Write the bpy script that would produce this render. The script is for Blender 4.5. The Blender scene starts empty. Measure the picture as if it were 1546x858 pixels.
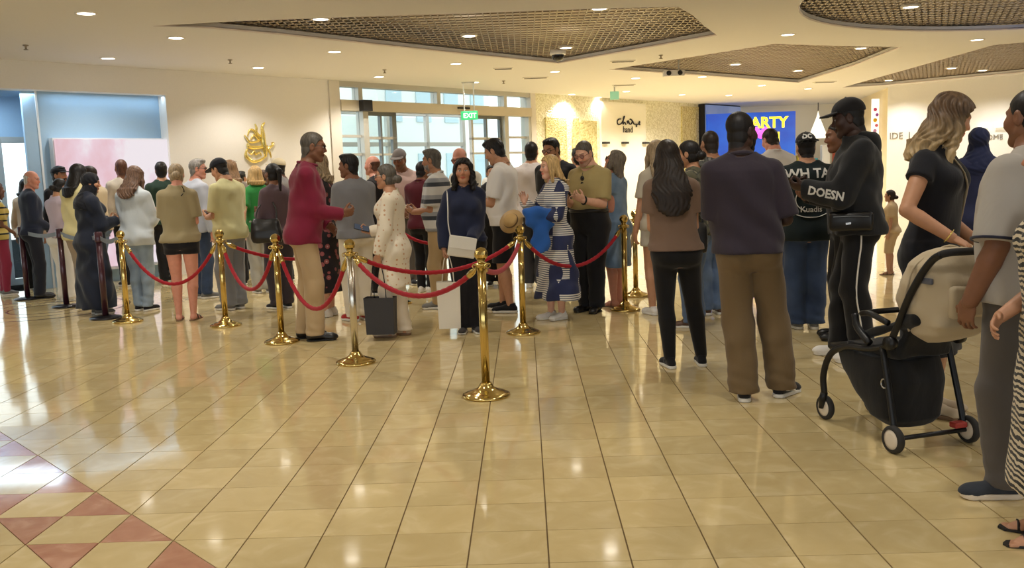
import bpy, bmesh, math, random
import numpy as np
from mathutils import Vector, Matrix
random.seed(7); rng = np.random.default_rng(7)
SC = bpy.context.scene
COL = SC.collection
R = math.radians
def srgb(r, g, b):
    f = lambda c: (c/255/12.92) if c/255 <= .04045 else ((c/255+.055)/1.055)**2.4
    return (f(r), f(g), f(b), 1.0)

# ------------------------------------------------------------------ camera
cam_d = bpy.data.cameras.new('camera'); cam = bpy.data.objects.new('camera', cam_d); COL.objects.link(cam)
cam_d.sensor_fit = 'HORIZONTAL'; cam_d.sensor_width = 36; cam_d.lens = 1355.8/1546*36
cam_d.clip_start = .05; cam_d.clip_end = 200
def _axis(v):
    pi_, ya = .1249, -.0171
    x, y, z = v
    y, z = math.cos(pi_)*y+math.sin(pi_)*z, -math.sin(pi_)*y+math.cos(pi_)*z
    return Vector((math.cos(ya)*x+math.sin(ya)*y, -math.sin(ya)*x+math.cos(ya)*y, z))
ro = .0346
rt = _axis((math.cos(ro), 0, -math.sin(ro))); up = _axis((math.sin(ro), 0, math.cos(ro))); fw = _axis((0, 1, 0))
cam.matrix_world = Matrix(((rt.x, up.x, -fw.x, 0), (rt.y, up.y, -fw.y, 0), (rt.z, up.z, -fw.z, 1.5), (0, 0, 0, 1)))
SC.camera = cam
# ------------------------------------------------------------------ world and exposure
SC.view_settings.view_transform = 'Standard'; SC.view_settings.look = 'None'
SC.view_settings.exposure = 0.0; SC.view_settings.gamma = 1
w = bpy.data.worlds.new('daylight'); SC.world = w; w.use_nodes = True
bg = w.node_tree.nodes['Background']; bg.inputs[0].default_value = (.88, .96, 1.0, 1); bg.inputs[1].default_value = 2.2
# ------------------------------------------------------------------ large area lights (shop lighting, added fill)
CZ = 3.3
def area(name, loc, size, power, col, rot=(0, 0, 0), sy=None, spread=None):
    d = bpy.data.lights.new(name, 'AREA'); d.energy = power; d.color = col; d.size = size
    if sy: d.shape = 'RECTANGLE'; d.size_y = sy
    if spread: d.spread = spread
    o = bpy.data.objects.new(name, d); o.location = loc; o.rotation_euler = rot; COL.objects.link(o); return o
WARM = (1, .945, .85); NEUT = (1, .97, .92)
def spot(loc, power, col, size=140, soft=.10):
    d = bpy.data.lights.new('downlight_or_fill', 'SPOT'); d.energy = power; d.color = col; d.spot_size = R(size); d.spot_blend = .6; d.shadow_soft_size = soft
    o = bpy.data.objects.new('downlight_or_fill', d); COL.objects.link(o); o.location = loc; return o
for yy in (-7, -4, -1, 2, 4.8, 7.6):           # unseen spots without fittings, added as downlights over the foreground and behind the camera
    for xx in (-8, -4.6, -1.5, 1.5, 4.6, 8): spot((xx, yy, CZ-.02), 95, WARM if xx < 4 else NEUT)
area('shop_opening_light', (-7.9, 13.1, 2.86), 1.6, 26, (.7, .87, 1), sy=.5)
area('soffit_fill', (-6.28, 13.99, 2.88), 1.9, 4, (.6, .82, 1), rot=(0, 0, R(49.3)), sy=.08)  # fill added under the soffit to brighten the blue panel, no fitting modelled
# ------------------------------------------------------------------ materials
MATS = {}
def new_mat(key):
    m = bpy.data.materials.new(key); m.use_nodes = True
    return m, m.node_tree, m.node_tree.nodes['Principled BSDF']
def nd(nt, typ, **kw):
    n = nt.nodes.new(typ)
    for k, v in kw.items():
        if k.startswith('i_'): n.inputs[k[2:].replace('_', ' ')].default_value = v
        else: setattr(n, k, v)
    return n
def plain(key, col, rough=.5, metal=0, coat=0, emit=None, es=0, alpha=None, trans=0):
    if key in MATS: return MATS[key]
    m, nt, b = new_mat(key)
    b.inputs['Base Color'].default_value = col if len(col) == 4 else (*col, 1)
    b.inputs['Roughness'].default_value = rough; b.inputs['Metallic'].default_value = metal
    b.inputs['Coat Weight'].default_value = coat
    b.inputs['Transmission Weight'].default_value = trans
    if emit: b.inputs['Emission Color'].default_value = emit; b.inputs['Emission Strength'].default_value = es
    MATS[key] = m; return m
def ramp(nt, fac, stops, interp='LINEAR'):
    r = nt.nodes.new('ShaderNodeValToRGB'); r.color_ramp.interpolation = interp
    e = r.color_ramp.elements
    while len(e) < len(stops): e.new(.5)
    for x, (p, c) in zip(e, stops): x.position = p; x.color = c
    nt.links.new(fac, r.inputs[0]); return r
def math_n(nt, op, a, b=None):
    n = nt.nodes.new('ShaderNodeMath'); n.operation = op
    for i, v in enumerate((a, b)):
        if v is None: continue
        if isinstance(v, (int, float)): n.inputs[i].default_value = v
        else: nt.links.new(v, n.inputs[i])
    return n.outputs[0]
def fabric(key, col, rough=.85, pattern=None, sheen=.15, c2=None, c3=None, scale=1.0):
    if key in MATS: return MATS[key]
    m, nt, b = new_mat(key); L = nt.links.new
    tc = nd(nt, 'ShaderNodeTexCoord'); ob = tc.outputs['Object']
    mpf = nd(nt, 'ShaderNodeMapping'); mpf.inputs['Scale'].default_value = (1.7, 1.7, .55); mpf.inputs['Rotation'].default_value = (.35, .3, 0); L(ob, mpf.inputs[0])
    n1 = nd(nt, 'ShaderNodeTexNoise', i_Scale=7., i_Detail=3., i_Distortion=.6); L(mpf.outputs[0], n1.inputs['Vector'])
    n2 = nd(nt, 'ShaderNodeTexNoise', i_Scale=260., i_Detail=1.); L(ob, n2.inputs['Vector'])
    b.inputs['Roughness'].default_value = rough
    b.inputs['Sheen Weight'].default_value = sheen
    b.inputs['Specular IOR Level'].default_value = .25
    mx = nd(nt, 'ShaderNodeMix', data_type='RGBA'); 
    base = None
    sep = nd(nt, 'ShaderNodeSeparateXYZ'); L(ob, sep.inputs[0])
    if pattern == 'stripes':
        f = math_n(nt, 'FRACT', math_n(nt, 'MULTIPLY', sep.outputs['Z'], 11*scale))
        base = ramp(nt, f, [(0, col), (.5, c2), (.75, c3 or col)], 'CONSTANT').outputs[0]
    elif pattern == 'dots':
        v = nd(nt, 'ShaderNodeTexVoronoi', i_Scale=22*scale, i_Randomness=.35); L(ob, v.inputs['Vector'])
        base = ramp(nt, v.outputs['Distance'], [(0, c2), (.2, c2), (.27, col)]).outputs[0]
    elif pattern == 'floral':
        v = nd(nt, 'ShaderNodeTexVoronoi', i_Scale=13*scale); L(ob, v.inputs['Vector'])
        base = ramp(nt, v.outputs['Distance'], [(0, c3), (.16, c2), (.33, c2), (.36, col)]).outputs[0]
    elif pattern == 'camo':
        n = nd(nt, 'ShaderNodeTexNoise', i_Scale=9*scale, i_Detail=1.5); L(ob, n.inputs['Vector'])
        base = ramp(nt, n.outputs[0], [(0, col), (.46, c2), (.56, c3)], 'CONSTANT').outputs[0]
    elif pattern == 'zebra':
        wv = nd(nt, 'ShaderNodeTexWave', i_Scale=6*scale, i_Distortion=6., i_Detail=2.); wv.bands_direction = 'Z'; L(ob, wv.inputs['Vector'])
        base = ramp(nt, wv.outputs[0], [(0, col), (.5, c2)], 'CONSTANT').outputs[0]
    elif pattern == 'blocks':   # patchwork of navy blocks and white blocks ruled with navy lines
        sc = nd(nt, 'ShaderNodeVectorMath', operation='MULTIPLY'); sc.inputs[1].default_value = (9*scale, 9*scale, 7*scale); L(ob, sc.inputs[0])
        fl = nd(nt, 'ShaderNodeVectorMath', operation='FLOOR'); L(sc.outputs[0], fl.inputs[0])
        wn = nd(nt, 'ShaderNodeTexWhiteNoise'); L(fl.outputs[0], wn.inputs['Vector'])
        st = math_n(nt, 'FRACT', math_n(nt, 'MULTIPLY', sep.outputs['Z'], 48*scale))
        ln = ramp(nt, st, [(0, c2), (.62, col)], 'CONSTANT').outputs[0]
        mk = ramp(nt, wn.outputs['Value'], [(0, (0, 0, 0, 1)), (.42, (1, 1, 1, 1))], 'CONSTANT').outputs[0]
        m2 = nd(nt, 'ShaderNodeMix', data_type='RGBA'); L(mk, m2.inputs[0]); m2.inputs[6].default_value = col; L(ln, m2.inputs[7]); base = m2.outputs[2]
    elif pattern == 'denim':
        n = nd(nt, 'ShaderNodeTexNoise', i_Scale=5., i_Detail=4.); L(ob, n.inputs['Vector'])
        base = ramp(nt, n.outputs[0], [(.3, col), (.7, c2 or tuple(min(1, c*1.7) for c in col[:3])+(1,))]).outputs[0]
    dark = tuple(c*.86 for c in col[:3])+(1,)
    L(math_n(nt, 'MULTIPLY', n1.outputs[0], .35), mx.inputs[0])
    if base is not None:
        L(base, mx.inputs[6])
        hs = nd(nt, 'ShaderNodeHueSaturation', i_Value=.85); L(base, hs.inputs['Color']); L(hs.outputs[0], mx.inputs[7])
    else:
        mx.inputs[6].default_value = col; mx.inputs[7].default_value = dark
    L(mx.outputs[2], b.inputs['Base Color'])
    bp = nd(nt, 'ShaderNodeBump', i_Strength=.32, i_Distance=.016); L(n1.outputs[0], bp.inputs['Height'])
    bp2 = nd(nt, 'ShaderNodeBump', i_Strength=.12, i_Distance=.001); L(n2.outputs[0], bp2.inputs['Height']); L(bp.outputs[0], bp2.inputs['Normal'])
    L(bp2.outputs[0], b.inputs['Normal'])
    MATS[key] = m; return m
def hairmat(key, col, tip=None, tz=(0, .3)):
    if key in MATS: return MATS[key]
    m, nt, b = new_mat(key); L = nt.links.new
    tc = nd(nt, 'ShaderNodeTexCoord'); mp = nd(nt, 'ShaderNodeMapping'); mp.inputs['Scale'].default_value = (70, 70, 5); L(tc.outputs['Object'], mp.inputs[0])
    n = nd(nt, 'ShaderNodeTexNoise', i_Scale=1., i_Detail=3., i_Distortion=.4); L(mp.outputs[0], n.inputs['Vector'])
    c1 = tuple(c*.55 for c in col[:3])+(1,); c2 = tuple(min(1, c*1.35) for c in col[:3])+(1,)
    r = ramp(nt, n.outputs[0], [(.3, c1), (.7, c2)])
    out = r.outputs[0]
    if tip:
        sep = nd(nt, 'ShaderNodeSeparateXYZ'); L(tc.outputs['Object'], sep.inputs[0])
        mr = nd(nt, 'ShaderNodeMapRange'); L(sep.outputs['Z'], mr.inputs[0]); mr.inputs[1].default_value = tz[1]; mr.inputs[2].default_value = tz[0]
        r2 = ramp(nt, n.outputs[0], [(.3, tuple(c*.6 for c in tip[:3])+(1,)), (.7, tip)])
        mx = nd(nt, 'ShaderNodeMix', data_type='RGBA'); L(mr.outputs[0], mx.inputs[0]); L(out, mx.inputs[6]); L(r2.outputs[0], mx.inputs[7]); out = mx.outputs[2]
    L(out, b.inputs['Base Color']); b.inputs['Roughness'].default_value = .5; b.inputs['Specular IOR Level'].default_value = .35
    bp = nd(nt, 'ShaderNodeBump', i_Strength=.5, i_Distance=.004); L(n.outputs[0], bp.inputs['Height']); L(bp.outputs[0], b.inputs['Normal'])
    MATS[key] = m; return m
def skinmat():
    m, nt, b = new_mat('skin'); L = nt.links.new
    a = nd(nt, 'ShaderNodeAttribute', attribute_name='Col')
    tc = nd(nt, 'ShaderNodeTexCoord'); n = nd(nt, 'ShaderNodeTexNoise', i_Scale=30., i_Detail=3.); L(tc.outputs['Object'], n.inputs['Vector'])
    hs = nd(nt, 'ShaderNodeHueSaturation'); L(a.outputs['Color'], hs.inputs['Color'])
    L(math_n(nt, 'ADD', math_n(nt, 'MULTIPLY', n.outputs[0], .24), .88), hs.inputs['Value'])
    L(hs.outputs[0], b.inputs['Base Color']); b.inputs['Roughness'].default_value = .5; b.inputs['Specular IOR Level'].default_value = .4
    b.inputs['Subsurface Weight'].default_value = .0
    return m
SKIN = skinmat()
def gold(key='polished_brass', col=srgb(206, 180, 112), rough=.13):
    if key in MATS: return MATS[key]
    m, nt, b = new_mat(key); L = nt.links.new
    b.inputs['Base Color'].default_value = col; b.inputs['Metallic'].default_value = 1
    tc = nd(nt, 'ShaderNodeTexCoord'); n = nd(nt, 'ShaderNodeTexNoise', i_Scale=14., i_Detail=4.); L(tc.outputs['Object'], n.inputs['Vector'])
    L(math_n(nt, 'ADD', math_n(nt, 'MULTIPLY', n.outputs[0], .16), rough-.05), b.inputs['Roughness'])
    MATS[key] = m; return m
# ------------------------------------------------------------------ mesh helpers
def link(name, me, parent=None, mat=None):
    o = bpy.data.objects.new(name, me); COL.objects.link(o)
    if parent is not None: o.parent = parent
    if mat is not None and me is not None and not me.materials: me.materials.append(mat)
    return o
def np_mesh(name, V, Q, mat=None, parent=None, smooth=True, col=None):
    me = bpy.data.meshes.new(name); n, m = len(V), len(Q)
    me.vertices.add(n); me.vertices.foreach_set('co', np.ascontiguousarray(V, 'f4').ravel())
    k = Q.shape[1]
    me.loops.add(m*k); me.loops.foreach_set('vertex_index', np.ascontiguousarray(Q, 'i4').ravel())
    me.polygons.add(m); me.polygons.foreach_set('loop_start', np.arange(0, m*k, k, dtype='i4'))
    me.polygons.foreach_set('use_smooth', np.full(m, smooth))
    me.update(calc_edges=True)
    if col is not None:
        a = me.color_attributes.new('Col', 'FLOAT_COLOR', 'POINT')
        a.data.foreach_set('color', np.concatenate([col, np.ones((n, 1))], 1).astype('f4').ravel())
    return link(name, me, parent, mat)
def bm_mesh(name, bm, mat=None, parent=None, smooth=False):
    me = bpy.data.meshes.new(name); bm.normal_update(); bm.to_mesh(me); bm.free()
    if smooth: me.polygons.foreach_set('use_smooth', np.full(len(me.polygons), True))
    return link(name, me, parent, mat)
def tag(o, label, cat, group=None, kind=None):
    o['label'] = label; o['category'] = cat
    if group: o['group'] = group
    if kind: o['kind'] = kind
    return o
def empty(name, loc=(0, 0, 0), rz=0):
    o = bpy.data.objects.new(name, None); COL.objects.link(o); o.location = loc; o.rotation_euler = (0, 0, rz); o.empty_display_size = .1
    return o
def box(bm, c, s, M=None, bev=0):
    r = bmesh.ops.create_cube(bm, size=1.0)
    vs = r['verts']
    T = Matrix.Translation(c) @ Matrix.Diagonal((*s, 1))
    bmesh.ops.transform(bm, matrix=(M @ T) if M else T, verts=vs)
    if bev:
        es = list({e for v in vs for e in v.link_edges})
        bmesh.ops.bevel(bm, geom=es, offset=bev, segments=2, affect='EDGES', profile=.5)
def lathe(bm, prof, n=24, M=None):
    rings = []
    for r, z in prof:
        rings.append([bm.verts.new((r*math.cos(2*math.pi*i/n), r*math.sin(2*math.pi*i/n), z)) for i in range(n)] if r > 1e-6 else [bm.verts.new((0, 0, z))])
    allv = [v for q in rings for v in q]
    for a, b in zip(rings, rings[1:]):
        for i in range(n):
            j = (i+1) % n
            if len(a) == 1: bm.faces.new((a[0], b[j], b[i]))
            elif len(b) == 1: bm.faces.new((a[i], a[j], b[0]))
            else: bm.faces.new((a[i], a[j], b[j], b[i]))
    if M: bmesh.ops.transform(bm, matrix=M, verts=allv)
def tube(bm, pts, r, n=8, cap=True, mod=None, flat=1.0, closed=False):
    pts = [Vector(p) for p in pts]; N = len(pts); rings = []
    nrm = None; s = 0
    for i, p in enumerate(pts):
        a = pts[(i-1) % N] if (i > 0 or closed) else p; b = pts[(i+1) % N] if (i < N-1 or closed) else p
        t = (b-a).normalized()
        if nrm is None: nrm = t.orthogonal().normalized() if abs(t.z) > .95 else t.cross(Vector((0, 0, 1))).normalized()
        else: nrm = (nrm - t*nrm.dot(t)).normalized()
        bn = t.cross(nrm); s += (p-a).length if i else 0
        rr = r[i] if hasattr(r, '__len__') else r
        ring = []
        for k in range(n):
            th = 2*math.pi*k/n; q = rr*(mod(th, s) if mod else 1)
            ring.append(bm.verts.new(p + nrm*math.cos(th)*q + bn*math.sin(th)*q*flat))
        rings.append(ring)
    prs = list(zip(rings, rings[1:])) + ([(rings[-1], rings[0])] if closed else [])
    for a, b in prs:
        for k in range(n): bm.faces.new((a[k], a[(k+1) % n], b[(k+1) % n], b[k]))
    if cap and not closed:
        bm.faces.new(rings[0][::-1]); bm.faces.new(rings[-1])
def curve_pts(ctrl, n=6):
    """Catmull-Rom through control points"""
    P = [Vector(c) for c in ctrl]; P = [P[0]*2-P[1]]+P+[P[-1]*2-P[-2]]; out = []
    for i in range(1, len(P)-2):
        for k in range(n):
            t = k/n; a, b, c, d = P[i-1:i+3]
            out.append(.5*((2*b)+(c-a)*t+(2*a-5*b+4*c-d)*t*t+(3*b-a-3*c+d)*t**3))
    out.append(P[-2]); return out
def text_mesh(name, s, size, mat, parent, M, depth=.004, shear=0, align='CENTER'):
    c = bpy.data.curves.new(name, 'FONT'); c.body = s; c.size = size; c.extrude = depth; c.align_x = align; c.shear = shear; c.resolution_u = 2
    o = bpy.data.objects.new(name, c); COL.objects.link(o)
    me = bpy.data.meshes.new_from_object(o.evaluated_get(bpy.context.evaluated_depsgraph_get()))
    bpy.data.objects.remove(o); bpy.data.curves.remove(c); me.name = name
    me.transform(M); me.materials.clear(); me.materials.append(mat)
    return link(name, me, parent)
# ------------------------------------------------------------------ implicit modelling: fields and surface nets
class Fld:
    def __init__(s, lo, hi, h):
        s.h = h; s.lo = np.array(lo, 'f4') - 2*h
        n = np.ceil((np.array(hi)-np.array(lo))/h).astype(int)+5
        s.ax = [(s.lo[i]+h*np.arange(n[i])).astype('f4') for i in range(3)]
        s.V = np.full(n, 1., 'f4')
    def sub(s, bb, pad):
        sl, xyz = [], []
        for i in range(3):
            a = int(max(0, math.floor((bb[0][i]-pad-s.lo[i])/s.h))); b = int(min(len(s.ax[i]), math.ceil((bb[1][i]+pad-s.lo[i])/s.h)+1))
            if b <= a: return None, None
            sl.append(slice(a, b)); shp = [1, 1, 1]; shp[i] = b-a; xyz.append(s.ax[i][a:b].reshape(shp))
        return tuple(sl), xyz
    def add(s, prim, k=.01):
        f, bb = prim; sl, xyz = s.sub(bb, k+3*s.h)
        if sl is None: return s
        d = f(*xyz); A = s.V[sl]
        if k <= 0: s.V[sl] = np.minimum(A, d)
        else:
            hh = np.clip(.5+.5*(A-d)/k, 0, 1); s.V[sl] = A+(d-A)*hh-k*hh*(1-hh)
        return s
    def sub_(s, prim, k=.01):
        f, bb = prim; sl, xyz = s.sub(bb, k+3*s.h)
        if sl is None: return s
        d = -f(*xyz); A = s.V[sl]
        hh = np.clip(.5-.5*(A-d)/k, 0, 1); s.V[sl] = A+(d-A)*hh+k*hh*(1-hh)
        return s
    def cut(s, f, bb=None):
        sl, xyz = s.sub(bb, 2*s.h) if bb else ((slice(None),)*3, [s.ax[0][:, None, None], s.ax[1][None, :, None], s.ax[2][None, None, :]])
        if sl is None: return s
        s.V[sl] = np.maximum(s.V[sl], f(*xyz)); return s
    def disp(s, f):
        s.V += f(s.ax[0][:, None, None], s.ax[1][None, :, None], s.ax[2][None, None, :]); return s
    def mesh(s):
        V = s.V; V[0] = V[-1] = 1; V[:, 0] = V[:, -1] = 1; V[:, :, 0] = V[:, :, -1] = 1
        S = V < 0; c = np.zeros(tuple(n-1 for n in V.shape), 'u1')
        for a in (0, 1):
            for b in (0, 1):
                for d in (0, 1): c += S[a:V.shape[0]-1+a, b:V.shape[1]-1+b, d:V.shape[2]-1+d]
        act = (c > 0) & (c < 8); I = np.nonzero(act); n = len(I[0])
        ids = np.full(c.shape, -1, 'i4'); ids[I] = np.arange(n)
        cor = [(a, b, d) for a in (0, 1) for b in (0, 1) for d in (0, 1)]
        val = [V[I[0]+a, I[1]+b, I[2]+d] for a, b, d in cor]
        acc = np.zeros((n, 3), 'f4'); cnt = np.zeros(n, 'f4')
        for p in range(8):
            for ax_ in range(3):
                if cor[p][ax_]: continue
                q = p | (4 >> ax_); m = (val[p] < 0) != (val[q] < 0)
                t = val[p][m]/(val[p][m]-val[q][m]); w = np.tile(np.array(cor[p], 'f4'), (m.sum(), 1)); w[:, ax_] = t
                acc[m] += w; cnt[m] += 1
        P = s.lo+s.h*(np.stack(I, 1)+acc/cnt[:, None])
        Q = []
        for ax_ in range(3):
            u, v = (ax_+1) % 3, (ax_+2) % 3
            A = np.moveaxis(S, (ax_, u, v), (0, 1, 2)); J = np.moveaxis(ids, (ax_, u, v), (0, 1, 2))
            m = A[:-1, 1:-1, 1:-1] != A[1:, 1:-1, 1:-1]; i, j, k = np.nonzero(m); j += 1; k += 1
            q = np.stack([J[i, j-1, k-1], J[i, j, k-1], J[i, j, k], J[i, j-1, k]], 1)
            fl = ~A[i, j, k]; q[fl] = q[fl][:, ::-1]; Q.append(q)
        return P.astype('f4'), np.concatenate(Q).astype('i4')
def rc(a, b, r1, r2, sx=1.0):
    a, b = np.array(a, 'f4'), np.array(b, 'f4'); ba = b-a; L2 = float(ba@ba)+1e-9; rm = max(r1, r2)
    def f(X, Y, Z):
        px, py, pz = X-a[0], Y-a[1], Z-a[2]
        h = np.clip((px*ba[0]+py*ba[1]+pz*ba[2])/L2, 0, 1)
        return np.sqrt((px-ba[0]*h)**2+(py-ba[1]*h)**2+(pz-ba[2]*h)**2)-(r1+(r2-r1)*h)
    return f, (np.minimum(a, b)-rm, np.maximum(a, b)+rm)
def rcc(a, b, r1, r2, t):
    """round cone cut flat at fraction t along a-b"""
    f0, bb = rc(a, b, r1, r2); a_, b_ = np.array(a, 'f4'), np.array(b, 'f4'); d = b_-a_; L = np.linalg.norm(d); d = d/L
    def f(X, Y, Z): return np.maximum(f0(X, Y, Z), (X-a_[0])*d[0]+(Y-a_[1])*d[1]+(Z-a_[2])*d[2]-L*t)
    return f, bb
def el(c, r):
    c, r = np.array(c, 'f4'), np.array(r, 'f4'); m = float(r.min())
    def f(X, Y, Z):
        x, y, z = (X-c[0])/r[0], (Y-c[1])/r[1], (Z-c[2])/r[2]
        k0 = np.sqrt(x*x+y*y+z*z); k1 = np.sqrt((x/r[0])**2+(y/r[1])**2+(z/r[2])**2)+1e-6
        return k0*(k0-1)/k1
    return f, (c-r, c+r)
def loft(zs, A, B, OX=0, OY=0, n=2.3, z0=None, z1=None):
    zs = np.array(zs, 'f4'); A = np.broadcast_to(A, zs.shape); B = np.broadcast_to(B, zs.shape); OX = np.broadcast_to(OX, zs.shape); OY = np.broadcast_to(OY, zs.shape)
    z0 = zs[0] if z0 is None else z0; z1 = zs[-1] if z1 is None else z1
    def f(X, Y, Z):
        z = Z.ravel(); s = Z.shape
        a, b, ox, oy = [np.interp(z, zs, q).reshape(s).astype('f4') for q in (A, B, OX, OY)]
        x, y = np.abs((X-ox)/a), np.abs((Y-oy)/b)
        d = ((x**n+y**n)**(1/n)-1)*np.minimum(a, b)
        return np.maximum(np.maximum(d, Z-z1), z0-Z)
    m = (zs >= z0-.02) & (zs <= z1+.02)
    return f, (np.array([(OX-A).min(), (OY-B).min(), z0]), np.array([(OX+A).max(), (OY+B).max(), z1]))
def ik(S, T, l1, l2, pole):
    S, T, pole = np.array(S, float), np.array(T, float), np.array(pole, float)
    d = T-S; D = np.linalg.norm(d); u = d/D; D = min(D, (l1+l2)*.995); T = S+u*D
    a = (l1*l1-l2*l2+D*D)/(2*D); hh = math.sqrt(max(l1*l1-a*a, 0))
    p = pole-u*(pole@u); p /= np.linalg.norm(p)+1e-9
    return S+u*a+p*hh, T
# ------------------------------------------------------------------ cached body details (all in metres, local frames, facing +Y)
CACHE = {}
def ilim(Z, tab):
    z = [t[0] for t in tab]; y = [t[1] for t in tab]
    return np.interp(Z.ravel(), z, y).reshape(Z.shape).astype('f4')
def head_geo(sex, h):
    k = ('head', sex, h)
    if k in CACHE: return CACHE[k]
    F = Fld((-.1, -.125, -.16), (.1, .135, .13), h); f = sex == 'f'
    F.add(el((0, -.014, .034), (.074, .093, .086)), 0)
    F.add(el((0, .026, -.028), (.058 if f else .061, .063, .088)), .03)
    F.add(el((0, .066, -.097), (.024 if f else .030, .024, .022)), .03)
    for s in (-1, 1):
        F.add(rc((s*.052, .0, -.058), (s*.02, .062, -.098), .018, .017), .025)
        F.add(el((s*.043, .057, -.022), (.026, .026, .026)), .03)
        F.add(rc((s*.012, .082, .030), (s*.042, .068, .032), .010 if f else .013, .009), .014)
    F.add(rc((0, .084, .016), (0, .103, -.022), .0075, .011), .014)
    for s in (-1, 1): F.add(el((s*.012, .092, -.029), (.009, .011, .008)), .008)
    for s in (-1, 1):
        F.sub_(el((s*.031, .093, .006), (.018, .013, .011)), .012)
        F.add(el((s*.031, .073, .006), (.0135, .0135, .0125)), .003)
    F.sub_(rc((-.018, .0975, -.0605), (.018, .0975, -.0605), .0035, .0035), .006)
    F.add(el((0, .083, -.055), (.023, .014, .0065)), .006); F.add(el((0, .081, -.067), (.020, .014, .0075)), .006)
    for s in (-1, 1):
        F.add(el((s*.077, -.008, -.004), (.009, .020, .033)), .006); F.sub_(el((s*.088, -.004, .0), (.008, .011, .018)), .004)
    F.add(rc((0, -.03, -.03), (0, -.045, -.20), .052 if f else .058, .052 if f else .06), .03)
    P, Q = F.mesh(); x, y, z = P.T; ax = np.abs(x)
    fr = y > .055
    W = {'brow': fr & (((ax-.033)/.021)**2+((z-.0325-(.033-ax)*-.08)/.0038)**2 < 1),
         'lip': fr & ((x/.025)**2+((z+.061)/.0125)**2 < 1),
         'white': fr & (((ax-.031)/.0135)**2+((z-.006)/.0062)**2 < 1),
         'iris': fr & (((ax-.031)/.0058)**2+((z-.006)/.0062)**2 < 1),
         'lash': fr & (((ax-.031)/.016)**2+((z-.0125)/.0028)**2 < 1),
         'nose': np.exp(-((x/.02)**2+((y-.1)/.03)**2+((z+.02)/.02)**2)),
         'cheek': np.exp(-(((ax-.045)/.02)**2+((z+.025)/.022)**2))*(y > .02),
         'stub': (z < -.045) & (y > .0) & (z > -.13),
         'scalp': (y < ilim(z, SHORT)-.002) & ~((ax > .066) & (y > -.034) & (y < .022) & (z < .034))}
    CACHE[k] = (P, Q, W); return CACHE[k]
SHORT = [(-.16, -.3), (-.095, -.06), (-.075, -.045), (-.035, -.022), (-.02, .02), (.02, .026), (.05, .040), (.072, .066), (.092, .088), (.125, .3)]
RECED = [(-.16, -.3), (-.095, -.06), (-.075, -.045), (-.035, -.022), (-.02, .02), (.02, .028), (.05, .035), (.085, .045), (.125, .2)]
BALDT = [(-.16, -.3), (-.095, -.06), (-.075, -.045), (-.035, -.022), (-.02, .0), (.03, .0), (.05, -.045), (.06, -.3)]
FULL = [(-.16, -.05), (-.08, -.01), (-.02, .024), (.02, .034), (.05, .046), (.074, .066), (.092, .086), (.125, .3)]
def hand_geo(curl, h):
    k = ('hand', curl, h)
    if k in CACHE: return CACHE[k]
    c = {'relax': (18, 28, 22), 'grip': (62, 72, 40), 'phone': (38, 48, 30), 'flat': (6, 8, 5), 'point': (40, 60, 40)}[curl]
    th = {'relax': .55, 'grip': .2, 'phone': .45, 'flat': .8, 'point': .3}[curl]
    F = Fld((-.065, -.03, -.03), (.085, .21, .1), h)
    F.add(rc((0, -.02, 0), (0, .012, 0), .026, .024), 0)
    F.add(el((.004, .045, 0), (.042, .055, .0165)), .015); F.add(rc((.030, .02, .006), (.034, .035, .008), .017, .015), .015)
    for i, (bx, L) in enumerate(((.031, .070), (.010, .078), (-.012, .073), (-.032, .058))):
        p = np.array([bx, .082-.004*abs(i-1), -.001]); a = 0; spl = (1.2-i)*.05; r = .0092-.0006*i
        for j, (fr_, cj) in enumerate(zip((.45, .30, .25), c)):
            a += R(cj); d = np.array([spl*math.cos(a), math.cos(a), math.sin(a)]); q = p+d*L*fr_
            F.add(rc(p, q, r, r*.93), .004 if j else .008); p = q; r *= .93
    p = np.array([.036, .028, .008]); d = np.array([th+.15, .75, .35]); d /= np.linalg.norm(d); q = p+d*.042; F.add(rc(p, q, .0125, .0105), .01)
    d = np.array([th*.3, .85, .45]); d /= np.linalg.norm(d); F.add(rc(q, q+d*.030, .0105, .0085), .004)
    CACHE[k] = F.mesh(); return CACHE[k]
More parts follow.
